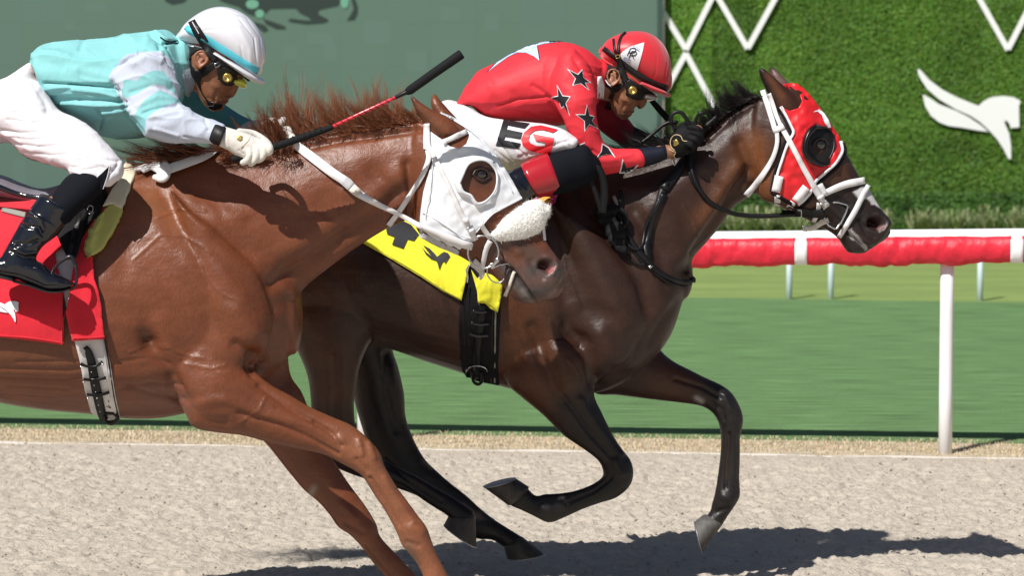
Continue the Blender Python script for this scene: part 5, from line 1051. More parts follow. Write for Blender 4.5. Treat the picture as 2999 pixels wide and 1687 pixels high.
# ------------------------------------------------------------------ jockeys
M['skin'] = mat('skin', (.3, .14, .08), .45, spec=.45, attr=True, sss=.12, bumps=(((140, 140, 140), 4, .0015, .5),))
M['jacket'] = mat('teal_jacket', (.2, .5, .5), .75, spec=.2, attr=True, bumps=(((16, 16, 9), 5, .016, .5), ((600, 600, 600), 2, .0004, .5)))
M['silk'] = mat('red_silk', (.6, .02, .03), .58, spec=.3, attr=True, bumps=(((12, 12, 7), 5, .010, .4), ((700, 700, 700), 2, .0003, .5)))
M['breeches'] = mat('white_breeches', (.74, .72, .76), .65, spec=.2, bumps=(((16, 16, 10), 5, .014, .5),))
M['legging'] = mat('dark_legging', (.006, .007, .011), .8, spec=.12, bumps=(((500, 500, 500), 2, .0006, .6),))
M['helmetw'] = mat('white_helmet', (.80, .80, .86), .22, spec=.5, coat=.3)
M['helmetr'] = mat('red_helmet_cover', (.64, .022, .035), .42, spec=.45, sheen=.3, bumps=(((18, 18, 18), 3, .004, .3),))
M['bandblue'] = mat('blue_band', (.10, .56, .68), .4, spec=.4)
M['glovew'] = mat('white_glove', (.66, .63, .58), .6, spec=.3, bumps=(((60, 60, 60), 4, .004, .6),))
M['gloveb'] = mat('black_glove', (.007, .007, .008), .7, spec=.15, bumps=(((60, 60, 60), 4, .004, .6),))
M['padding'] = mat('black_padding', (.009, .009, .010), .5, spec=.4)
M['lens'] = mat('yellow_lens', (.62, .66, .05), .08, spec=.8, coat=1)
M['lens2'] = mat('clear_lens', (.45, .47, .46), .06, spec=.8, coat=1)
M['redleather'] = mat('red_leather', (.42, .015, .025), .22, spec=.5, coat=.3)
M['darksleeve'] = mat('dark_blue_sleeve', (.007, .010, .020), .6, spec=.25, bumps=(((60, 60, 20), 3, .002, .4),))
Z3 = lambda L: Z(L, (500, 0), .24155)
Z4 = lambda L: Z(L, (1700, 60), .31746)
TEAL = (.235, .525, .545); GREY = (.50, .54, .64)
def folds(amp, sc, sd=0, lo=0):
    def f(V, N, P):
        Q = V*np.array(sc); Q = Q+.35*np.stack([noise(V*5, sd+1), noise(V*5, sd+2), noise(V*5, sd+3)], 1)
        r = 1-abs(noise(Q, sd)); r2 = 1-abs(noise(Q*2.3+7, sd+9)); return V+N*(amp*(r**4-.35)+amp*.45*(r2**4-.35))[:, None]
    return f

def face_parts(back_front, Y, nose, chin=None):
    return [loft(back_front, Y, 5, 32, cap=(.5, .5))]+nose

def deep(S, k): return [(q[0], q[1], q[2]*k)+tuple(q[3:]) for q in S]
def near_jockey():
    Y = YN; p = empty('person', 'jockey in a teal and grey jacket and white helmet riding the chestnut horse', 'person', W((60, 560), Y))
    torso = [((96, 176), (118, 215), .12), ((108, 140), (142, 282), .15), ((150, 123), (188, 328), .165), ((200, 114), (238, 350), .17), ((262, 112), (296, 392), .175), ((345, 104), (354, 402), .18), ((414, 91), (424, 398), .185), ((459, 83), (480, 362), .175), ((492, 84), (525, 315), .145), ((520, 104), (548, 262), .09)]
    arm = [((440, 110), (395, 190), .06, -.13), ((495, 150), (345, 196), .075, -.15), ((520, 215), (330, 232), .078, -.17), ((526, 262), (345, 270), .072, -.19), ((532, 295), (368, 312), .066, -.21), ((556, 314), (392, 352), .062, -.23), ((575, 326), (420, 388), .058, -.25), ((592, 334), (462, 412), .054, -.25), ((612, 345), (518, 421), .048, -.255), ((630, 352), (580, 420), .042, -.26), ((648, 363), (622, 416), .036, -.27)]
    farm = [((470, 160), (500, 300), .07, .14), ((540, 220), (560, 350), .062, .16), ((600, 270), (604, 376), .054, .17), ((655, 303), (650, 390), .048, .17), ((702, 334), (694, 400), .042, .16), ((745, 354), (735, 398), .036, .14)]
    hip = [((-140, 280), (-215, 440), .10, 0), ((-60, 246), (-180, 470), .15, 0), ((20, 225), (-110, 470), .165, 0), ((98, 178), (-50, 440), .165, 0), ((128, 230), (10, 420), .15, 0), ((150, 290), (60, 420), .12, 0)]
    th = lambda s: [((20, 232), (-100, 460), .09, s*.08), ((110, 240), (0, 402), .11, s*.11), ((166, 317), (70, 456), .105, s*.15), ((222, 345), (121, 474), .094, s*.19), ((276, 383), (165, 486), .084, s*.24), ((328, 436), (198, 499), .074, s*.28), ((360, 478), (206, 513), .068, s*.30), ((358, 512), (262, 526), .058, s*.31), ((330, 540), (292, 532), .046, s*.32)]
    leg = lambda s: [((336, 508), (222, 500), .054, s*.31), ((300, 560), (192, 520), .060, s*.33), ((255, 602), (163, 558), .060, s*.36), ((225, 628), (140, 590), .052, s*.38), ((206, 650), (120, 610), .046, s*.39)]
    shaft = lambda s: [((217, 622), (118, 566), .060, s*.38), ((203, 642), (101, 592), .058, s*.385), ((168, 688), (60, 652), .052, s*.40), ((132, 716), (30, 704), .046, s*.41), ((108, 747), (7, 745), .042, s*.415), ((104, 776), (-8, 776), .042, s*.42)]
    foot = lambda s: [((-16, 762), (-18, 800), .030, s*.42), ((12, 752), (6, 808), .038, s*.42), ((62, 760), (48, 818), .040, s*.42), ((117, 768), (92, 834), .042, s*.42), ((150, 795), (138, 850), .044, s*.42), ((185, 812), (178, 851), .041, s*.42), ((213, 826), (206, 843), .030, s*.42)]
    neck = [((480, 120), (520, 260), .07), ((540, 128), (560, 265), .058), ((590, 160), (585, 275), .052)]
    head = [((560, 112), (712, 118), .065), ((545, 142), (724, 165), .085), ((543, 175), (728, 205), .084), ((551, 205), (712, 228), .078), ((560, 232), (700, 246), .070), ((570, 256), (682, 260), .060), ((580, 278), (668, 276), .050), ((590, 296), (661, 292), .042), ((600, 309), (653, 306), .034), ((612, 318), (642, 318), .024)]
    nose = [loft([((690, 232), (672, 240), .014), ((700, 248), (672, 256), .016), ((694, 268), (668, 274), .019), ((686, 281), (664, 282), .017)], Y, 4, 16), ptube([(655, 300, Y), (664, 292, Y-.004), (662, 296, Y+.004)], .008, k=3), ptube([(636, 312, Y-.008), (648, 314, Y), (636, 312, Y+.008)], .011, k=3)]
    S = [([(668, 266), (662, 276), (654, 284)], 4, -.004), ([(672, 280), (664, 284)], 3, -.004), ([(664, 297), (650, 298), (640, 302)], 2.6, -.0045), ([(664, 291), (648, 292)], 4, .003), ([(658, 304), (642, 307)], 4, .003), ([(640, 262), (628, 285), (626, 300)], 5, -.003), ([(625, 250), (645, 262)], 9, .004), ([(610, 286), (630, 296)], 4, -.002), ([(600, 292), (622, 304)], 3, .0015), ([(655, 222), (700, 236)], 12, -.006), ([(600, 225), (615, 250)], 14, -.004)]
    sk = (.27, .115, .060)
    P = [('line', [(662, 297), (640, 302)], 4, (.20, .055, .045), .7), ('line', [(676, 272), (684, 280)], 7, (.30, .10, .065), .5), ('line', [(672, 281), (664, 284)], 2.5, (.08, .02, .015), .8), ('line', [(600, 300), (640, 312)], 12, (.17, .075, .045), .6), ('line', [(612, 240), (640, 270)], 16, (.32, .14, .075), .4)]
    parts = [loft(torso, Y, 4, 24, scale=.82), loft(arm, Y, 4, 20, scale=.72), loft(farm, Y, 4, 20, scale=.72), loft(hip, Y, 4, 20, scale=.85), loft(neck, Y, 4, 24), loft(head, Y, 5, 32, cap=(.5, .5))]+nose
    for s in (-1, 1): parts += [loft(th(s), Y, 4, 20, scale=.8), loft(leg(s), Y, 4, 20, scale=.62), loft(shaft(s), Y, 4, 20, scale=.55), loft(foot(s), Y, 4, 20, scale=.65)]
    parts += [ptube([(640, 392, Y-.27), (700, 420, Y-.285), (760, 440, Y-.285)], .020), ptube([(740, 376, Y+.14), (790, 378, Y+.08)], .018), ptube([(785, 440, Y-.302), (789, 452, Y-.304), (783, 460, Y-.30)], .0095, k=3)]
    ep = Z3([(350, 825), (305, 750), (300, 665), (350, 618), (415, 628), (455, 680), (440, 740), (400, 780), (352, 815)]); parts.append(ptube([(x, y, Y-.092) for x, y in ep], .0044, k=3)); parts.append(ptube([(x, y, Y-.090) for x, y in Z3([(330, 665), (395, 662), (415, 700), (370, 740), (360, 790)])], .0030, k=3)); parts.append(ptube([(x, y, Y-.078) for x, y in Z3([(345, 800), (380, 690)])], .012))
    P += [('poly', ep, 2, (.34, .14, .085), .9), ('line', Z3([(360, 690), (400, 700), (370, 760)]), 3, (.12, .04, .025), .8)]
    body = fused('body', parts, M['skin'], p, .0036, 2, S, sk, P); tb = bvh(body)
    # jacket: torso and near sleeve in one, painted pattern
    S = [([(130, 244), (200, 247), (330, 250)], 5, -.008), ([(200, 246), (260, 250), (330, 258), (348, 270)], 3, -.008), ([(215, 262), (290, 270), (345, 282)], 6, .006), ([(150, 285), (230, 290), (330, 295), (366, 300)], 5, -.006), ([(180, 300), (280, 308), (372, 305)], 5, .006), ([(285, 325), (300, 350), (290, 380)], 6, -.006), ([(300, 330), (380, 320)], 7, .005),
         ([(160, 125), (245, 118), (330, 110)], 9, .004), ([(245, 116), (235, 140)], 8, -.004), ([(440, 98), (462, 120), (470, 140)], 6, -.008), ([(455, 90), (480, 110), (510, 120)], 7, .006), ([(480, 125), (520, 120)], 5, -.006), ([(490, 140), (505, 170), (515, 190)], 4, -.005), ([(470, 150), (480, 168)], 6, .004),
         ([(345, 200), (380, 170), (430, 150), (480, 165), (515, 205)], 5, -.006), ([(390, 190), (430, 165), (470, 180)], 8, .004), ([(330, 240), (350, 280), (372, 330), (400, 370), (425, 398)], 6, -.006), ([(420, 330), (470, 310), (520, 305)], 5, -.006), ([(440, 345), (520, 325), (560, 325)], 7, .005), ([(440, 385), (490, 400), (540, 418)], 3.5, -.007), ([(455, 378), (520, 398)], 5, .004), ([(540, 400), (600, 415)], 3, -.005), ([(550, 330), (600, 370)], 9, .003), ([(600, 345), (610, 380)], 4, -.003),
         ([(380, 270), (440, 250), (500, 260)], 7, -.003), ([(400, 310), (460, 280), (520, 290)], 8, .003), ([(120, 150), (160, 150), (200, 160)], 10, .003), ([(120, 180), (200, 200)], 14, -.003), ([(250, 150), (330, 200)], 20, .003), ([(200, 200), (330, 225)], 12, .003)]
    slv = [(352, 178), (375, 160), (432, 147), (470, 150), (500, 172), (518, 208), (522, 240), (530, 292), (560, 310), (660, 340), (670, 440), (440, 440), (395, 362), (360, 300), (335, 262), (322, 225)]
    b1 = ZA([(1050, 672), (1160, 680), (1200, 642), (1300, 596), (1385, 600), (1440, 665), (1512, 790), (1500, 800), (1470, 770), (1400, 722), (1300, 710), (1220, 750), (1160, 790), (1085, 820), (1040, 835), (1015, 790), (1040, 730)]); b2 = ZA([(1095, 930), (1150, 1000), (1165, 930), (1220, 850), (1300, 790), (1350, 762), (1420, 780), (1535, 862), (1450, 872), (1370, 900), (1300, 950), (1240, 1030), (1225, 1125), (1200, 1120), (1140, 1030), (1085, 950), (1060, 850), (1085, 880)])
    P = [('fn', lambda V, P_, N: (noise(V*[9, 9, 9], 5)*.5+.3).clip(0, 1), 0, (.225, .63, .62), .5), ('poly', slv, 1.5, GREY, 1, (0, Y-.045)), ('poly', b1, 1.2, TEAL, 1, (0, Y-.05)), ('poly', b2, 1.2, TEAL, 1, (0, Y-.05)), ('poly', [(395, 318), (430, 330), (470, 400), (460, 440), (410, 430), (380, 370)][:0] or [(1, 1), (2, 1), (2, 2)], 0, GREY, 0)]
    jk = fused('jacket', [loft(torso, Y, 4, 36), loft(arm, Y, 5, 28)], M['jacket'], p, .0042, 4, deep(S, 1.5), TEAL, P, post=folds(.010, (4.5, 4.5, 11), 3))
    jf = fused('far_sleeve', [loft(farm, Y, 4, 24)], M['jacket'], p, .005, 3, (), (.10, .33, .38)); tj = bvh(jk, body)  # far sleeve: same teal cloth, its shade painted in as a darker colour
    v, f = loft([((505, 112), (530, 270), .082), ((524, 116), (552, 284), .080), ((538, 132), (560, 270), .072)], Y, 4, 28); mk('collar', v, f, M['jacket'], p, True, np.tile((.30, .36, .42), (len(v), 1)))
    for L in ([(470, 108), (484, 118), (500, 122), (520, 118)], [(486, 126), (496, 128), (520, 126)]): stube('drawstring', L, .0022, M['jacket'], p, tj, .005)
    v, f = loft([((634, 358), (611, 417), .042, -.265), ((650, 365), (628, 422), .043, -.275), ((664, 373), (642, 427), .041, -.28)], Y, 3, 28, cap=(.1, .1)); mk('wristband', v, f, M['padding'], p)
    # breeches
    S = [([(0, 380), (60, 390), (130, 385), (200, 372)], 3.5, -.006), ([(0, 392), (80, 400), (150, 398)], 3, .004), ([(20, 350), (90, 360), (170, 350)], 4, -.004), ([(40, 420), (110, 430), (180, 425)], 4, -.005), ([(70, 445), (150, 455), (210, 450)], 4, -.004), ([(225, 470), (270, 462), (310, 468), (345, 472)], 4, -.006), ([(215, 482), (260, 475), (300, 480)], 4, .005), ([(240, 500), (290, 490), (340, 500)], 5, -.004), ([(310, 520), (340, 490), (350, 470)], 4, -.005), ([(100, 250), (130, 290), (140, 330)], 8, -.005), ([(60, 230), (110, 260)], 10, .004), ([(150, 340), (220, 380), (290, 430)], 12, .004), ([(60, 300), (110, 320), (160, 330)], 6, -.003), ([(200, 400), (260, 420)], 5, -.002), ([(205, 498), (235, 508), (262, 528)], 4, .005)]
    bz = fused('breeches', [loft(hip, Y, 4, 32)]+[loft(th(s), Y, 5, 30) for s in (-1, 1)], M['breeches'], p, .0048, 4, S, post=folds(.0045, (5, 5, 12), 8))
    for s in (-1, 1):
        v, f = loft(leg(s), Y, 4, 30); mk('legging', v, f, M['legging'], p)
        def bp(V, N, P): return V+N*(.0015*noise(V*30, 3))[:, None]
        SB = [([(40, 640), (70, 660), (110, 665), (125, 690)], 5, -.010), ([(50, 628), (90, 628), (122, 645), (128, 672)], 5, .009), ([(40, 712), (80, 715), (110, 705)], 5, -.009), ([(35, 728), (75, 742), (105, 738)], 5, .006), ([(30, 735), (70, 755), (100, 755)], 4, -.006), ([(72, 622), (120, 640), (165, 668)], 2.2, .004), ([(125, 575), (165, 585), (212, 612)], 3, .003), ([(60, 780), (120, 795), (170, 820)], 8, .004), ([(0, 797), (60, 808), (130, 838), (200, 838)], 3, -.005)] if s < 0 else ()
        bt = fused('boot', [loft(shaft(s), Y, 4, 32, cap=(.1, .5)), loft(foot(s), Y, 5, 30)], M['patent'], p, .0042, 4, SB, post=bp)
        v, f = loft([((-14, 796), (-14, 812), .034, s*.42), ((40, 812), (40, 824), .038, s*.42), ((46, 820), (46, 828), .038, s*.42), ((92, 832), (92, 840), .040, s*.42), ((140, 848), (140, 856), .042, s*.42), ((178, 850), (178, 856), .040, s*.42), ((208, 842), (206, 848), .028, s*.42)], Y, 3, 20); mk('sole', v, f, M['padding'], bt)
    tbz = bvh(bz)
    drape('knee_patch', [(321, 482), (316, 512), (300, 558), (270, 532), (300, 505)], tbz, M['legging'], p, .003, 6, .001)
    for L in ([(321, 482), (316, 512), (302, 553)], [(320, 484), (298, 506), (274, 528)]): stube('piping', L, .0012, M['web'], p, tbz, .006)
    # glove
    g = [loft([((640, 374), (634, 416), .024, 0), ((650, 368), (638, 425), .028, 0), ((680, 376), (668, 440), .031, -.006), ((720, 388), (700, 460), .032, -.008), ((752, 402), (730, 466), .030, -.008), ((776, 420), (752, 456), .022, -.006)], Y-.275, 4, 24)]
    for L in ([(1070, 612), (1128, 662), (1130, 705), (1104, 735)], [(1020, 606), (1082, 680), (1070, 752), (1030, 782)], [(965, 610), (1024, 700), (1006, 775), (968, 812)], [(905, 630), (958, 715), (938, 780), (900, 800)]):
        q = ZB(L); g.append(ptube([(q[0][0], q[0][1], Y-.288), (q[1][0], q[1][1], Y-.312), (q[2][0], q[2][1], Y-.312), (q[3][0], q[3][1], Y-.296)], [.010, .0112, .0108, .0100], k=4, n=14))
    g.append(ptube([(700, 385, Y-.25), (745, 392, Y-.235), (785, 420, Y-.25), (790, 445, Y-.27)], .0115, k=4, n=14))
    gl = fused('glove', g, M['glovew'], p, .0026, 2, [([(690, 400), (715, 420), (712, 435)], 3, -.002), ([(664, 380), (668, 430)], 2.5, .002), ([(700, 440), (712, 450)], 3, -.002)])
    tg = bvh(gl); drape('badge', [(689+10*math.cos(a)*(1 if i % 2 else .7)+13, 404+10*math.sin(a)*(1 if i % 2 else .7)) for i, a in enumerate(np.arange(12)*.5236)], tg, M['brass'], p, .002, 3, .001)
    stube('strap_edge', ZB([(960, 548), (965, 575), (940, 620), (880, 665)]), .0012, M['glovew'], p, tg, .003)
    fg = [loft([((690, 376), (700, 408), .026, .13), ((725, 356), (735, 400), .032, .12), ((765, 350), (775, 396), .034, .10), ((800, 362), (806, 396), .028, .08)], Y, 4, 20), ptube([(790, 385, Y+.05), (812, 372, Y+.0), (826, 358, Y-.02), (830, 350, Y-.02)], .0125, k=4), ptube([(800, 392, Y+.05), (826, 385, Y-.0), (842, 378, Y-.04), (850, 392, Y-.06)], .012, k=4), ptube([(798, 400, Y+.05), (832, 400, Y-.0), (856, 400, Y-.06), (850, 412, Y-.07)], .012, k=4), ptube([(792, 404, Y+.05), (826, 412, Y-.0), (846, 416, Y-.06)], .012, k=4), ptube([(770, 360, Y+.05), (800, 352, Y+.0), (822, 362, Y-.03)], .011, k=4)]
    fused('glove', fg, M['glovew'], p, .003, 2)
    # helmet
    hs = [((526, 92), (519, 112), .03), ((551, 60), (534, 124), .075), ((600, 28), (584, 138), .102), ((650, 18), (628, 156), .112), ((700, 31), (666, 182), .112), ((742, 63), (700, 207), .102), ((770, 110), (728, 228), .082), ((780, 160), (750, 224), .058), ((772, 190), (762, 214), .03)]
    gro = [([(568, 70), (630, 38), (700, 52), (745, 110), (752, 190)], 2.6, -.0028), ([(575, 55), (640, 24), (720, 48), (762, 110), (768, 185)], 2.6, -.0028), ([(600, 88), (660, 80), (705, 130), (712, 185)], 2.6, -.0022), ([(590, 72), (640, 54), (700, 78), (732, 140), (735, 200)], 7, .002)]
    hm = fused('helmet', [loft(hs, Y, 5, 40, cap=(.6, .6))], M['helmetw'], p, .0038, 5, gro); th = bvh(hm, body)
    br = [((640, 150), (632, 162), .108), ((700, 184), (690, 204), .104), ((735, 206), (722, 228), .088), ((758, 222), (746, 240), .062), ((774, 234), (764, 247), .030)]
    v, f = loft(br, Y, 4, 30, cap=(.4, .6)); mk('helmet_brim', v, f, M['helmetw'], hm)
    stube('helmet_rim', [(519, 112), (545, 128), (585, 140), (628, 158), (666, 184)], .0045, M['helmetw'], hm, th, .001)
    strap('helmet_band', Z3([(180, 320), (250, 380), (400, 455), (560, 560), (740, 670), (900, 770), (1065, 865)]), [17, 19, 20, 20, 19, 18, 20], M['bandblue'], p, th, lift=.004, th=.001)
    strap('harness', Z3([(250, 245), (320, 380), (400, 510), (470, 620), (540, 740)]), [22, 26, 26, 24, 22], M['padding'], p, th, lift=.007)
    stube('harness_edge', Z3([(262, 262), (300, 330), (340, 400)]), .0014, M['web'], p, th, .011, 1)
    drape('padding', Z3([(95, 480), (240, 535), (370, 575), (480, 615), (700, 720), (800, 835), (900, 895), (990, 950), (940, 985), (860, 925), (740, 850), (620, 800), (560, 800), (500, 720), (430, 640), (380, 600), (320, 605), (250, 670), (240, 760), (290, 850), (240, 870), (180, 700), (110, 540)]), th, M['padding'], p, .005, 4, .004, relax=3)
    drape('chin_harness', Z3([(200, 700), (235, 700), (250, 790), (300, 842), (350, 856), (430, 800), (520, 745), (560, 800), (440, 905), (375, 935), (350, 1000), (362, 1080), (400, 1150), (455, 1225), (520, 1250), (635, 1262), (615, 1305), (530, 1338), (462, 1315), (435, 1230), (350, 1090), (290, 965), (225, 870)]), th, M['leather'], p, .008, 4, .004, relax=3)
    stube('buckle', Z3([(530, 775), (590, 745), (602, 785), (545, 815), (530, 775)]), .0018, M['steel'], p, th, .014, 1); stube('buckle', Z3([(460, 1285), (520, 1280), (522, 1240), (500, 1235)]), .0013, M['steel'], p, th, .014, 1)
    drape('goggles', Z3([(560, 870), (600, 815), (660, 815), (760, 850), (812, 890), (800, 990), (745, 1045), (660, 1035), (600, 985)]), th, M['padding'], p, .013, 4, .010, relax=3)
    c, ok = cast(np.array([(662, 221.)]), th, .022); v, f = disc(c[0], (0, 1, 0), [(.0001, -.001), (.006, -.001), (.0075, -.004), (.012, -.005), (.0145, -.003), (.0165, .004)]); mk('goggle_cap', v, f, M['brass'], p)
    v, f = loft([((694, 226), (688, 250), .055), ((712, 228), (702, 256), .05), ((719, 234), (712, 258), .042)], Y, 3, 24); mk('goggle_lens', v, f, M['lens'], p)

def star(C, o, k=.42):
    o = np.array(o, float); c = o.mean(0); n = len(o); out = []
    for i in range(n):
        out.append(tuple(o[i])); m = (o[i]+o[(i+1) % n])/2; out.append(tuple(c+(m-c)*k))
    return out
def grow(P, d):
    P = np.array(P, float); c = P.mean(0); r = P-c; return [tuple(x) for x in c+r*(1+d/np.hypot(*r.T).mean())]

def dark_jockey():
    Y = YDK; p = empty('person', 'jockey in a red jacket with black stars and red helmet riding the bay horse', 'person', W((1480, 560), Y))
    torso = [((1340, 296), (1380, 308), .11), ((1388, 220), (1432, 348), .15), ((1435, 192), (1490, 354), .165), ((1514, 150), (1545, 358), .175), ((1569, 129), (1592, 362), .18), ((1612, 121), (1640, 368), .185), ((1655, 122), (1682, 360), .185), ((1697, 133), (1722, 340), .175), ((1731, 152), (1750, 305), .14), ((1760, 180), (1764, 265), .09)]
    arm = [((1690, 150), (1625, 190), .06, -.13), ((1726, 190), (1606, 225), .072, -.15), ((1740, 235), (1612, 275), .072, -.17), ((1747, 280), (1630, 318), .066, -.19), ((1748, 330), (1652, 355), .060, -.195), ((1756, 375), (1672, 398), .055, -.195), ((1768, 412), (1694, 444), .052, -.19), ((1786, 430), (1716, 484), .050, -.185), ((1806, 434), (1752, 512), .048, -.18), ((1836, 434), (1806, 507), .045, -.17), ((1872, 433), (1884, 490), .041, -.16)]
    cuff = [((1856, 434), (1866, 494), .039, -.16), ((1900, 430), (1912, 482), .037, -.15), ((1948, 425), (1952, 466), .032, -.14)]
    farm = [((1740, 180), (1720, 330), .06, .14), ((1790, 270), (1748, 372), .055, .16), ((1832, 335), (1782, 402), .048, .16), ((1866, 380), (1826, 430), .042, .14)]
    fcf = [((1850, 366), (1812, 424), .040, .15), ((1920, 400), (1900, 448), .034, .10), ((1975, 410), (1965, 448), .03, .07)]
    hip = [((1255, 330), (1240, 440), .10), ((1300, 292), (1290, 450), .15), ((1345, 298), (1370, 450), .16), ((1405, 330), (1420, 460), .15)]
    th = lambda s: [((1300, 300), (1300, 440), .10, s*.08), ((1360, 306), (1380, 470), .105, s*.11), ((1421, 338), (1438, 490), .105, s*.14), ((1473, 350), (1500, 499), .100, s*.17), ((1545, 357), (1545, 484), .094, s*.20), ((1600, 364), (1590, 466), .085, s*.22), ((1650, 376), (1634, 456), .074, s*.24), ((1684, 400), (1670, 446), .058, s*.25)]
    leg = lambda s: [((1738, 450), (1748, 520), .045, s*.26), ((1715, 424), (1724, 540), .056, s*.27), ((1670, 432), (1692, 552), .062, s*.28), ((1625, 448), (1660, 563), .062, s*.30), ((1580, 462), (1625, 572), .058, s*.31)]
    shaft = lambda s: [((1536, 476), (1584, 570), .060, s*.32), ((1490, 502), (1548, 592), .058, s*.34), ((1440, 548), (1505, 640), .052, s*.36), ((1405, 610), (1470, 690), .046, s*.37)]
    foot = lambda s: [((1370, 650), (1365, 690), .035, s*.37), ((1410, 650), (1400, 705), .042, s*.37), ((1470, 680), (1460, 725), .043, s*.37), ((1520, 705), (1515, 730), .036, s*.37)]
    neck = [((1728, 160), (1740, 290), .07), ((1768, 176), (1786, 296), .058), ((1805, 200), (1806, 300), .052)]
    head = [((1800, 150), (1905, 160), .06), ((1782, 176), (1920, 198), .082), ((1766, 205), (1926, 236), .082), ((1770, 236), (1910, 262), .076), ((1776, 262), (1897, 279), .070), ((1784, 286), (1882, 294), .062), ((1789, 306), (1866, 309), .052), ((1794, 322), (1853, 323), .043), ((1803, 335), (1842, 335), .033), ((1815, 344), (1832, 344), .020)]
    nose = [loft([((1893, 276), (1876, 282), .013), ((1896, 290), (1874, 296), .015), ((1892, 306), (1870, 308), .018), ((1884, 315), (1868, 314), .015)], Y, 4, 16), ptube([(1844, 326, Y-.005), (1853, 324, Y), (1844, 326, Y+.005)], .0085, k=3), ptube([(1838, 334, Y-.006), (1846, 334, Y), (1838, 334, Y+.006)], .0075, k=3), ptube([(1822, 342, Y-.008), (1834, 342, Y), (1822, 342, Y+.008)], .010, k=3)]
    S = [([(1868, 298), (1860, 308), (1850, 318)], 4, -.004), ([(1870, 312), (1864, 315)], 2.5, -.004), ([(1853, 328), (1840, 329), (1830, 330)], 2.2, -.0045), ([(1835, 300), (1822, 318), (1820, 330)], 5, -.003), ([(1822, 288), (1845, 300)], 8, .004), ([(1800, 300), (1806, 325)], 7, -.003), ([(1850, 262), (1890, 278)], 9, -.005)]
    P = [('line', [(1852, 328), (1836, 330)], 3.5, (.20, .06, .045), .7), ('line', [(1800, 330), (1834, 342)], 10, (.13, .065, .042), .7), ('line', [(1870, 313), (1864, 315)], 2.5, (.08, .02, .015), .8)]
    parts = [loft(torso, Y, 4, 24, scale=.82), loft(arm, Y, 4, 20, scale=.8), loft(cuff, Y, 4, 20, scale=.85), loft(farm, Y, 4, 20, scale=.8), loft(fcf, Y, 4, 20, scale=.85), loft(hip, Y, 4, 20, scale=.85), loft(neck, Y, 4, 24), loft(head, Y, 5, 32, cap=(.5, .5)), loft([((1925, 426), (1930, 468), .026, -.145), ((1955, 424), (1958, 465), .024, -.14), ((1990, 410), (1995, 455), .022, -.135), ((2020, 395), (2025, 430), .018, -.13)], Y, 4, 20)]+nose
    for s in (-1, 1): parts += [loft(th(s), Y, 4, 20, scale=.8), loft(leg(s), Y, 4, 20, scale=.62), loft(shaft(s), Y, 4, 20, scale=.55), loft(foot(s), Y, 4, 20, scale=.65)]
    parts += [ptube([(2034, 372, Y-.145), (2048, 372, Y-.145), (2053, 382, Y-.145)], .0085, k=3)]
    ep = ZD([(1400, 555), (1385, 500), (1400, 455), (1440, 440), (1480, 460), (1495, 500), (1470, 550), (1430, 580)]); parts.append(ptube([(x, y, Y-.088) for x, y in ep], .0042, k=3)); parts.append(ptube([(x, y, Y-.086) for x, y in ZD([(1410, 480), (1450, 475), (1460, 510), (1430, 540)])], .0028, k=3)); parts.append(ptube([(x, y, Y-.076) for x, y in ZD([(1420, 570), (1440, 490)])], .012))
    P += [('poly', ep, 2, (.38, .18, .11), .9), ('line', ZD([(1430, 490), (1445, 510), (1432, 535)]), 3, (.13, .05, .03), .8)]
    body = fused('body', parts, M['skin'], p, .0036, 2, S, (.28, .125, .068), P); tb = bvh(body)
    S = [([(1460, 305), (1520, 292), (1600, 283), (1640, 300)], 4, -.006), ([(1440, 325), (1530, 305), (1600, 300)], 7, .004), ([(1560, 250), (1600, 275), (1640, 310)], 6, -.005), ([(1680, 170), (1700, 200), (1720, 230)], 7, -.005), ([(1700, 180), (1730, 190), (1755, 200)], 6, .005), ([(1710, 205), (1735, 215), (1758, 222)], 4, -.005), ([(1612, 300), (1640, 340), (1668, 395), (1700, 450)], 4, -.004), ([(1500, 270), (1550, 330)], 10, -.003), ([(1480, 320), (1560, 340)], 8, -.003), ([(1735, 440), (1760, 455), (1790, 450)], 5, -.004), ([(1745, 470), (1790, 470), (1850, 450)], 8, .003), ([(1430, 240), (1480, 300)], 14, .003), ([(1745, 150), (1760, 180)], 6, .006), ([(1600, 160), (1660, 200)], 20, .003), ([(1490, 320), (1620, 350)], 5, -.004)]
    red = (.70, .035, .050)
    jk = fused('jacket', [loft(torso, Y, 4, 36), loft(arm, Y, 5, 28)], M['silk'], p, .0044, 5, S, red, post=folds(.005, (5, 5, 9), 5)); tj = bvh(jk)
    fused('far_sleeve', [loft(farm, Y, 4, 24)], M['silk'], p, .005, 3, (), (.30, .010, .03))  # jacket red darkened here, shade on the far arm put into the colour
    v, f = loft(cuff, Y, 4, 28, cap=(.1, .2)); mk('cuff', v, f, M['darksleeve'], p); v, f = loft(fcf, Y, 4, 24, cap=(.1, .2)); mk('cuff', v, f, M['darksleeve'], p)
    tj2 = bvh(jk)
    def st(poly, d=4.2):
        drape('star_outline', grow(poly, d), tj2, M['printwhite'], jk, .0012, 3, 0, relax=0); drape('star', poly, tj2, M['printblack'], jk, .0026, 3, 0, relax=0)
    st(star(0, ZD([(1062, 450), (1172, 452), (1236, 552), (1222, 606), (1100, 572)]), .5)); st(star(0, ZD([(966, 590), (1064, 675), (1062, 820), (1000, 765), (920, 682)]), .5)); st(star(0, ZD([(1215, 755), (1270, 845), (1300, 940), (1198, 955), (1132, 828)]), .48))
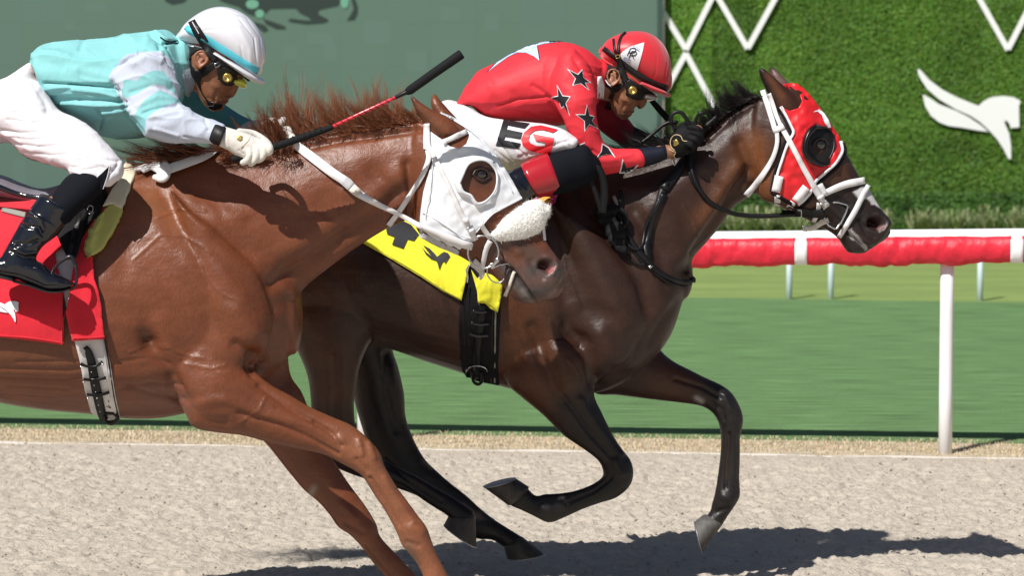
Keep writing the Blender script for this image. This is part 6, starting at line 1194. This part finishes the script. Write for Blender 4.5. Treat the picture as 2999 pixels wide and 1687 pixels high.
    st(ZD([(1345, 1082), (1392, 1112), (1440, 1182), (1382, 1158), (1302, 1192), (1338, 1140)])); st(ZD([(1523, 1215), (1548, 1280), (1636, 1256), (1590, 1300), (1560, 1318), (1500, 1316), (1512, 1270)])); st(ZD([(1100, 1015), (1148, 1090), (1196, 1070), (1172, 1135), (1200, 1200), (1238, 1255), (1190, 1215), (1150, 1130)]))
    bk = ZD([(378, 462), (450, 385), (540, 330), (620, 285), (700, 246), (780, 225), (880, 205), (1000, 206), (930, 216), (850, 226), (790, 243), (812, 370), (768, 335), (700, 303), (625, 300), (550, 335), (470, 392)])
    M['pale'] = mat('pale_blue_print', (.50, .60, .80), .5); drape('back_star_outline', grow(bk, 4), tj2, M['printblack'], jk, .0012, 4, 0, relax=0); drape('back_star', bk, tj2, M['pale'], jk, .0026, 4, 0, relax=0)
    strap('undercollar', ZD([(1322, 500), (1335, 580), (1330, 690)]), [10, 20, 18], M['printwhite'], p, bvh(body, jk), lift=.008)
    v, f = loft([((1735, 168), (1745, 290), .088), ((1756, 172), (1764, 276), .080)], Y, 3, 28); mk('collar', v, f, M['silk'], p, True, np.tile(red, (len(v), 1)))
    S = [([(1400, 345), (1450, 400), (1500, 470)], 4, -.004), ([(1480, 400), (1520, 440), (1560, 470)], 3, -.004), ([(1520, 460), (1600, 430), (1670, 410)], 4, -.004), ([(1510, 475), (1560, 455), (1620, 440)], 3, .003), ([(1640, 400), (1670, 430)], 4, -.004), ([(1500, 480), (1540, 462)], 4, -.004), ([(1375, 330), (1390, 350)], 5, -.004), ([(1450, 440), (1500, 480)], 4, -.003)]
    bz = fused('breeches', [loft(hip, Y, 4, 32)]+[loft(th(s), Y, 5, 30) for s in (-1, 1)], M['breeches'], p, .005, 4, S, post=folds(.004, (5, 5, 13), 8)); tz = bvh(bz)
    E_ = ZC([(1375, 437), (1600, 468), (1556, 514), (1414, 486), (1404, 518), (1540, 546), (1524, 602), (1390, 576), (1380, 608), (1524, 636), (1498, 682), (1310, 655)])
    G_ = ZC([(1835, 522), (1690, 486), (1610, 497), (1552, 545), (1527, 605), (1540, 655), (1585, 690), (1650, 712), (1775, 725), (1808, 592), (1625, 558), (1648, 612), (1735, 628), (1727, 660), (1655, 655), (1606, 635), (1588, 600), (1602, 560), (1640, 532), (1700, 524), (1795, 548)])
    drape('letter_edge', grow(G_, 3), tz, M['printwhite'], bz, .0015, 5, 0, relax=0)
    drape('letter', E_, tz, M['printblack'], bz, .0025, 4, 0, relax=0); drape('letter', G_, tz, mat('print_red', (.66, .02, .03), .5), bz, .004, 4, 0, relax=0)
    for s in (-1, 1):
        v, f = loft(leg(s), Y, 4, 30); mk('legging', v, f, M['legging'], p)
        bt = fused('boot', [loft(shaft(s), Y, 4, 32, cap=(.1, .5)), loft(foot(s), Y, 4, 28)], M['patent'], p, .005, 3, [([(1490, 520), (1540, 560)], 5, .004)])
        v, f = loft([((1602, 447), (1645, 560), .068, s*.305), ((1562, 462), (1612, 572), .069, s*.315), ((1524, 480), (1576, 580), .068, s*.325)], Y, 4, 32, cap=(.08, .08)); mk('boot_cuff', v, f, M['redleather'], bt)
    # glove with fingers closed on rein and mane
    g = [loft([((1962, 402), (1974, 464), .026, 0), ((1978, 376), (1996, 460), .032, -.004), ((2004, 364), (2016, 444), .034, -.006), ((2030, 368), (2032, 424), .028, -.006)], Y-.135, 4, 24)]
    for L in ([(2016, 372), (2042, 376), (2056, 392), (2044, 402)], [(2016, 386), (2044, 392), (2056, 406), (2040, 415)], [(2010, 402), (2034, 408), (2044, 420), (2026, 430)], [(2002, 420), (2022, 424), (2030, 436), (2014, 444)]):
        g.append(ptube([(L[0][0], L[0][1], Y-.160), (L[1][0], L[1][1], Y-.177), (L[2][0], L[2][1], Y-.167), (L[3][0], L[3][1], Y-.150)], [.0105, .0112, .0105, .0095], k=4, n=14))
    g.append(ptube([(1985, 378, Y-.115), (2010, 362, Y-.10), (2036, 366, Y-.10)], .0115, k=4, n=14))
    gl = fused('glove', g, M['gloveb'], p, .0028, 2); tg = bvh(gl, body); M['gold'] = mat('gold_piping', (.62, .48, .28), .5)
    stube('piping', Z4([(982, 1112), (945, 1105), (925, 1065), (880, 1052), (845, 1075), (828, 1120), (838, 1165), (868, 1198)]), .0014, M['gold'], p, tg, .002); stube('piping', Z4([(785, 1140), (812, 1180), (850, 1205), (878, 1215), (862, 1250), (882, 1275)]), .0014, M['gold'], p, tg, .002)
    drape('badge', Z4([(850, 1110), (870, 1100), (885, 1095), (900, 1110), (910, 1135), (890, 1150), (870, 1160), (855, 1150), (860, 1130)]), tg, M['brass'], p, .002, 3, .001)
    fg = [loft([((1950, 398), (1955, 436), .026, .07), ((1990, 392), (1995, 436), .030, .06), ((2025, 385), (2030, 425), .026, .05)], Y, 4, 20)]+[ptube([(2015, 390+i*10, Y+.04), (2045, 385+i*10, Y+.0), (2056, 395+i*8, Y-.04)], .0105, k=4) for i in range(4)]
    fused('glove', fg, M['gloveb'], p, .0035, 2)
    # helmet
    hs = [((1763, 136), (1758, 158), .03), ((1778, 117), (1768, 176), .07), ((1802, 103), (1795, 196), .098), ((1836, 92), (1830, 212), .112), ((1874, 90), (1862, 232), .116), ((1908, 99), (1892, 252), .110), ((1940, 125), (1918, 264), .096), ((1962, 168), (1940, 268), .074), ((1966, 212), (1954, 262), .045)]
    gro = [([(1905, 100), (1925, 160), (1920, 215), (1895, 250)], 1.8, -.0018), ([(1935, 120), (1955, 180), (1945, 240)], 1.8, -.0018), ([(1850, 92), (1790, 110)], 1.8, -.0015)]
    hm = fused('helmet', [loft(hs, Y, 5, 40)], M['helmetr'], p, .004, 5, gro); thh = bvh(hm, body)
    v, f = loft([((1880, 236), (1874, 250), .106), ((1915, 250), (1908, 268), .096), ((1945, 262), (1938, 278), .07), ((1962, 272), (1955, 285), .03)], Y, 4, 30, cap=(.4, .6)); mk('helmet_brim', v, f, M['helmetr'], hm)
    stube('helmet_rim', [(1759, 162), (1776, 180), (1818, 202), (1852, 228), (1880, 252)], .0042, M['helmetr'], hm, thh, .001)
    drape('helmet_panel', ZD([(1700, 212), (1690, 270), (1670, 350), (1640, 452), (1560, 415), (1498, 380), (1492, 320), (1520, 285), (1580, 250)]), thh, M['printwhite'], p, .002, 4, 0, relax=0)
    th3 = bvh(hm)
    for L in ([(432, 318), (462, 256)], [(462, 256), (494, 252), (510, 264), (508, 282), (492, 292), (450, 294)], [(470, 294), (486, 322)], [(446, 342), (474, 282)], [(474, 282), (504, 280), (518, 294), (512, 310), (498, 318), (462, 320)], [(478, 320), (492, 350)]): stube('monogram', Z4(L), .0015, M['printblack'], p, th3, .0035, 1, 0)
    M['inkblue'] = mat('ink_blue', (.05, .10, .30), .6)
    for L in ([(1600, 262), (1612, 240), (1662, 268), (1658, 288), (1605, 262)], [(1525, 350), (1535, 335), (1585, 362), (1580, 382), (1545, 378), (1525, 350)], [(1535, 352), (1572, 368)], [(1612, 254), (1652, 276)]): stube('monogram', ZD(L), .0006, M['inkblue'], p, th3, .0035, 1, 0)
    strap('helmet_band', ZD([(1352, 262), (1430, 325), (1520, 395), (1620, 470), (1720, 535), (1820, 585), (1902, 606)]), [15, 15, 16, 17, 17, 18, 18], M['padding'], p, thh, lift=.005)
    strap('harness', ZD([(1440, 180), (1442, 240), (1455, 300)]), 7, M['padding'], p, thh, lift=.006); strap('harness', ZD([(1545, 125), (1505, 160), (1482, 230), (1480, 310)]), 8, M['padding'], p, thh, lift=.006); strap('harness', ZD([(1470, 320), (1495, 400), (1520, 480), (1545, 560)]), [14, 18, 18, 18], M['padding'], p, thh, lift=.012)
    stube('buckle', ZD([(1458, 325), (1490, 318), (1496, 340), (1465, 350), (1458, 325)]), .0016, M['brass'], p, thh, .016, 1)
    drape('padding', ZD([(1340, 378), (1420, 405), (1480, 432), (1540, 500), (1640, 560), (1730, 610), (1800, 655), (1760, 665), (1700, 640), (1620, 570), (1560, 540), (1510, 520), (1480, 450), (1430, 430), (1395, 450), (1378, 500), (1395, 560), (1440, 590), (1500, 560), (1535, 560), (1520, 600), (1470, 636), (1420, 625), (1380, 590), (1358, 520), (1350, 440)]), thh, M['padding'], p, .006, 4, .004, relax=3)
    strap('chin_strap', ZD([(1440, 630), (1415, 690), (1400, 740), (1390, 785)]), [12, 10, 12, 20], M['padding'], p, thh, lift=.007)
    strap('ear_edge', ZD([(1372, 460), (1372, 520), (1395, 570), (1430, 595)]), 3, M['web'], p, thh, lift=.014)
    drape('goggles', ZD([(1530, 560), (1570, 530), (1640, 560), (1720, 600), (1760, 650), (1745, 690), (1700, 700), (1640, 706), (1590, 690), (1550, 640)]), thh, M['padding'], p, .013, 4, .010, relax=3)
    c, ok = cast(np.array(ZD([(1600, 605)])), thh, .022); v, f = disc(c[0], (0, 1, 0), [(.0001, -.001), (.006, -.001), (.0075, -.004), (.012, -.005), (.0145, -.003), (.0165, .004)]); mk('goggle_cap', v, f, M['brass'], p)
    v, f = loft([((1895, 270), (1885, 290), .055), ((1915, 275), (1900, 296), .048), ((1925, 280), (1912, 294), .04)], Y, 3, 24); mk('goggle_lens', v, f, M['lens2'], p)
    # second crop in the far hand and rein loop over it
    wh = empty('riding_crop', 'plain black crop held upright in the far black glove', 'whip', W((1960, 370), Y+.05))
    v, f = tube([W(q, Y+.08) for q in Z4([(632, 708), (720, 810), (830, 935), (900, 1030), (960, 1110)])], [.009, .0115, .0115, .010, .009], 12, 3); mk('shaft', v, f, M['blackcloth'], wh)
    re = empty('rein_loops', 'coiled black rein loops rising above the black glove', 'reins', W((2000, 360), Y-.1))
    for L, w_, yy in (([(840, 950), (835, 890), (865, 850), (910, 842), (950, 865), (985, 920), (1010, 980)], 11, -.17), ([(560, 1130), (650, 1060), (740, 980), (800, 945), (860, 935), (900, 940)], 11, -.10), ([(1060, 950), (1070, 890), (1100, 855), (1150, 850), (1190, 880), (1185, 930), (1150, 960)], 9, -.06), ([(1150, 980), (1210, 930), (1260, 880)], 12, -.08)):
        strap('rein_loop', [(x, y, Y+yy) for x, y in Z4(L)], w_, M['leather'], re, None, th=.003)
near_jockey()
dark_jockey()
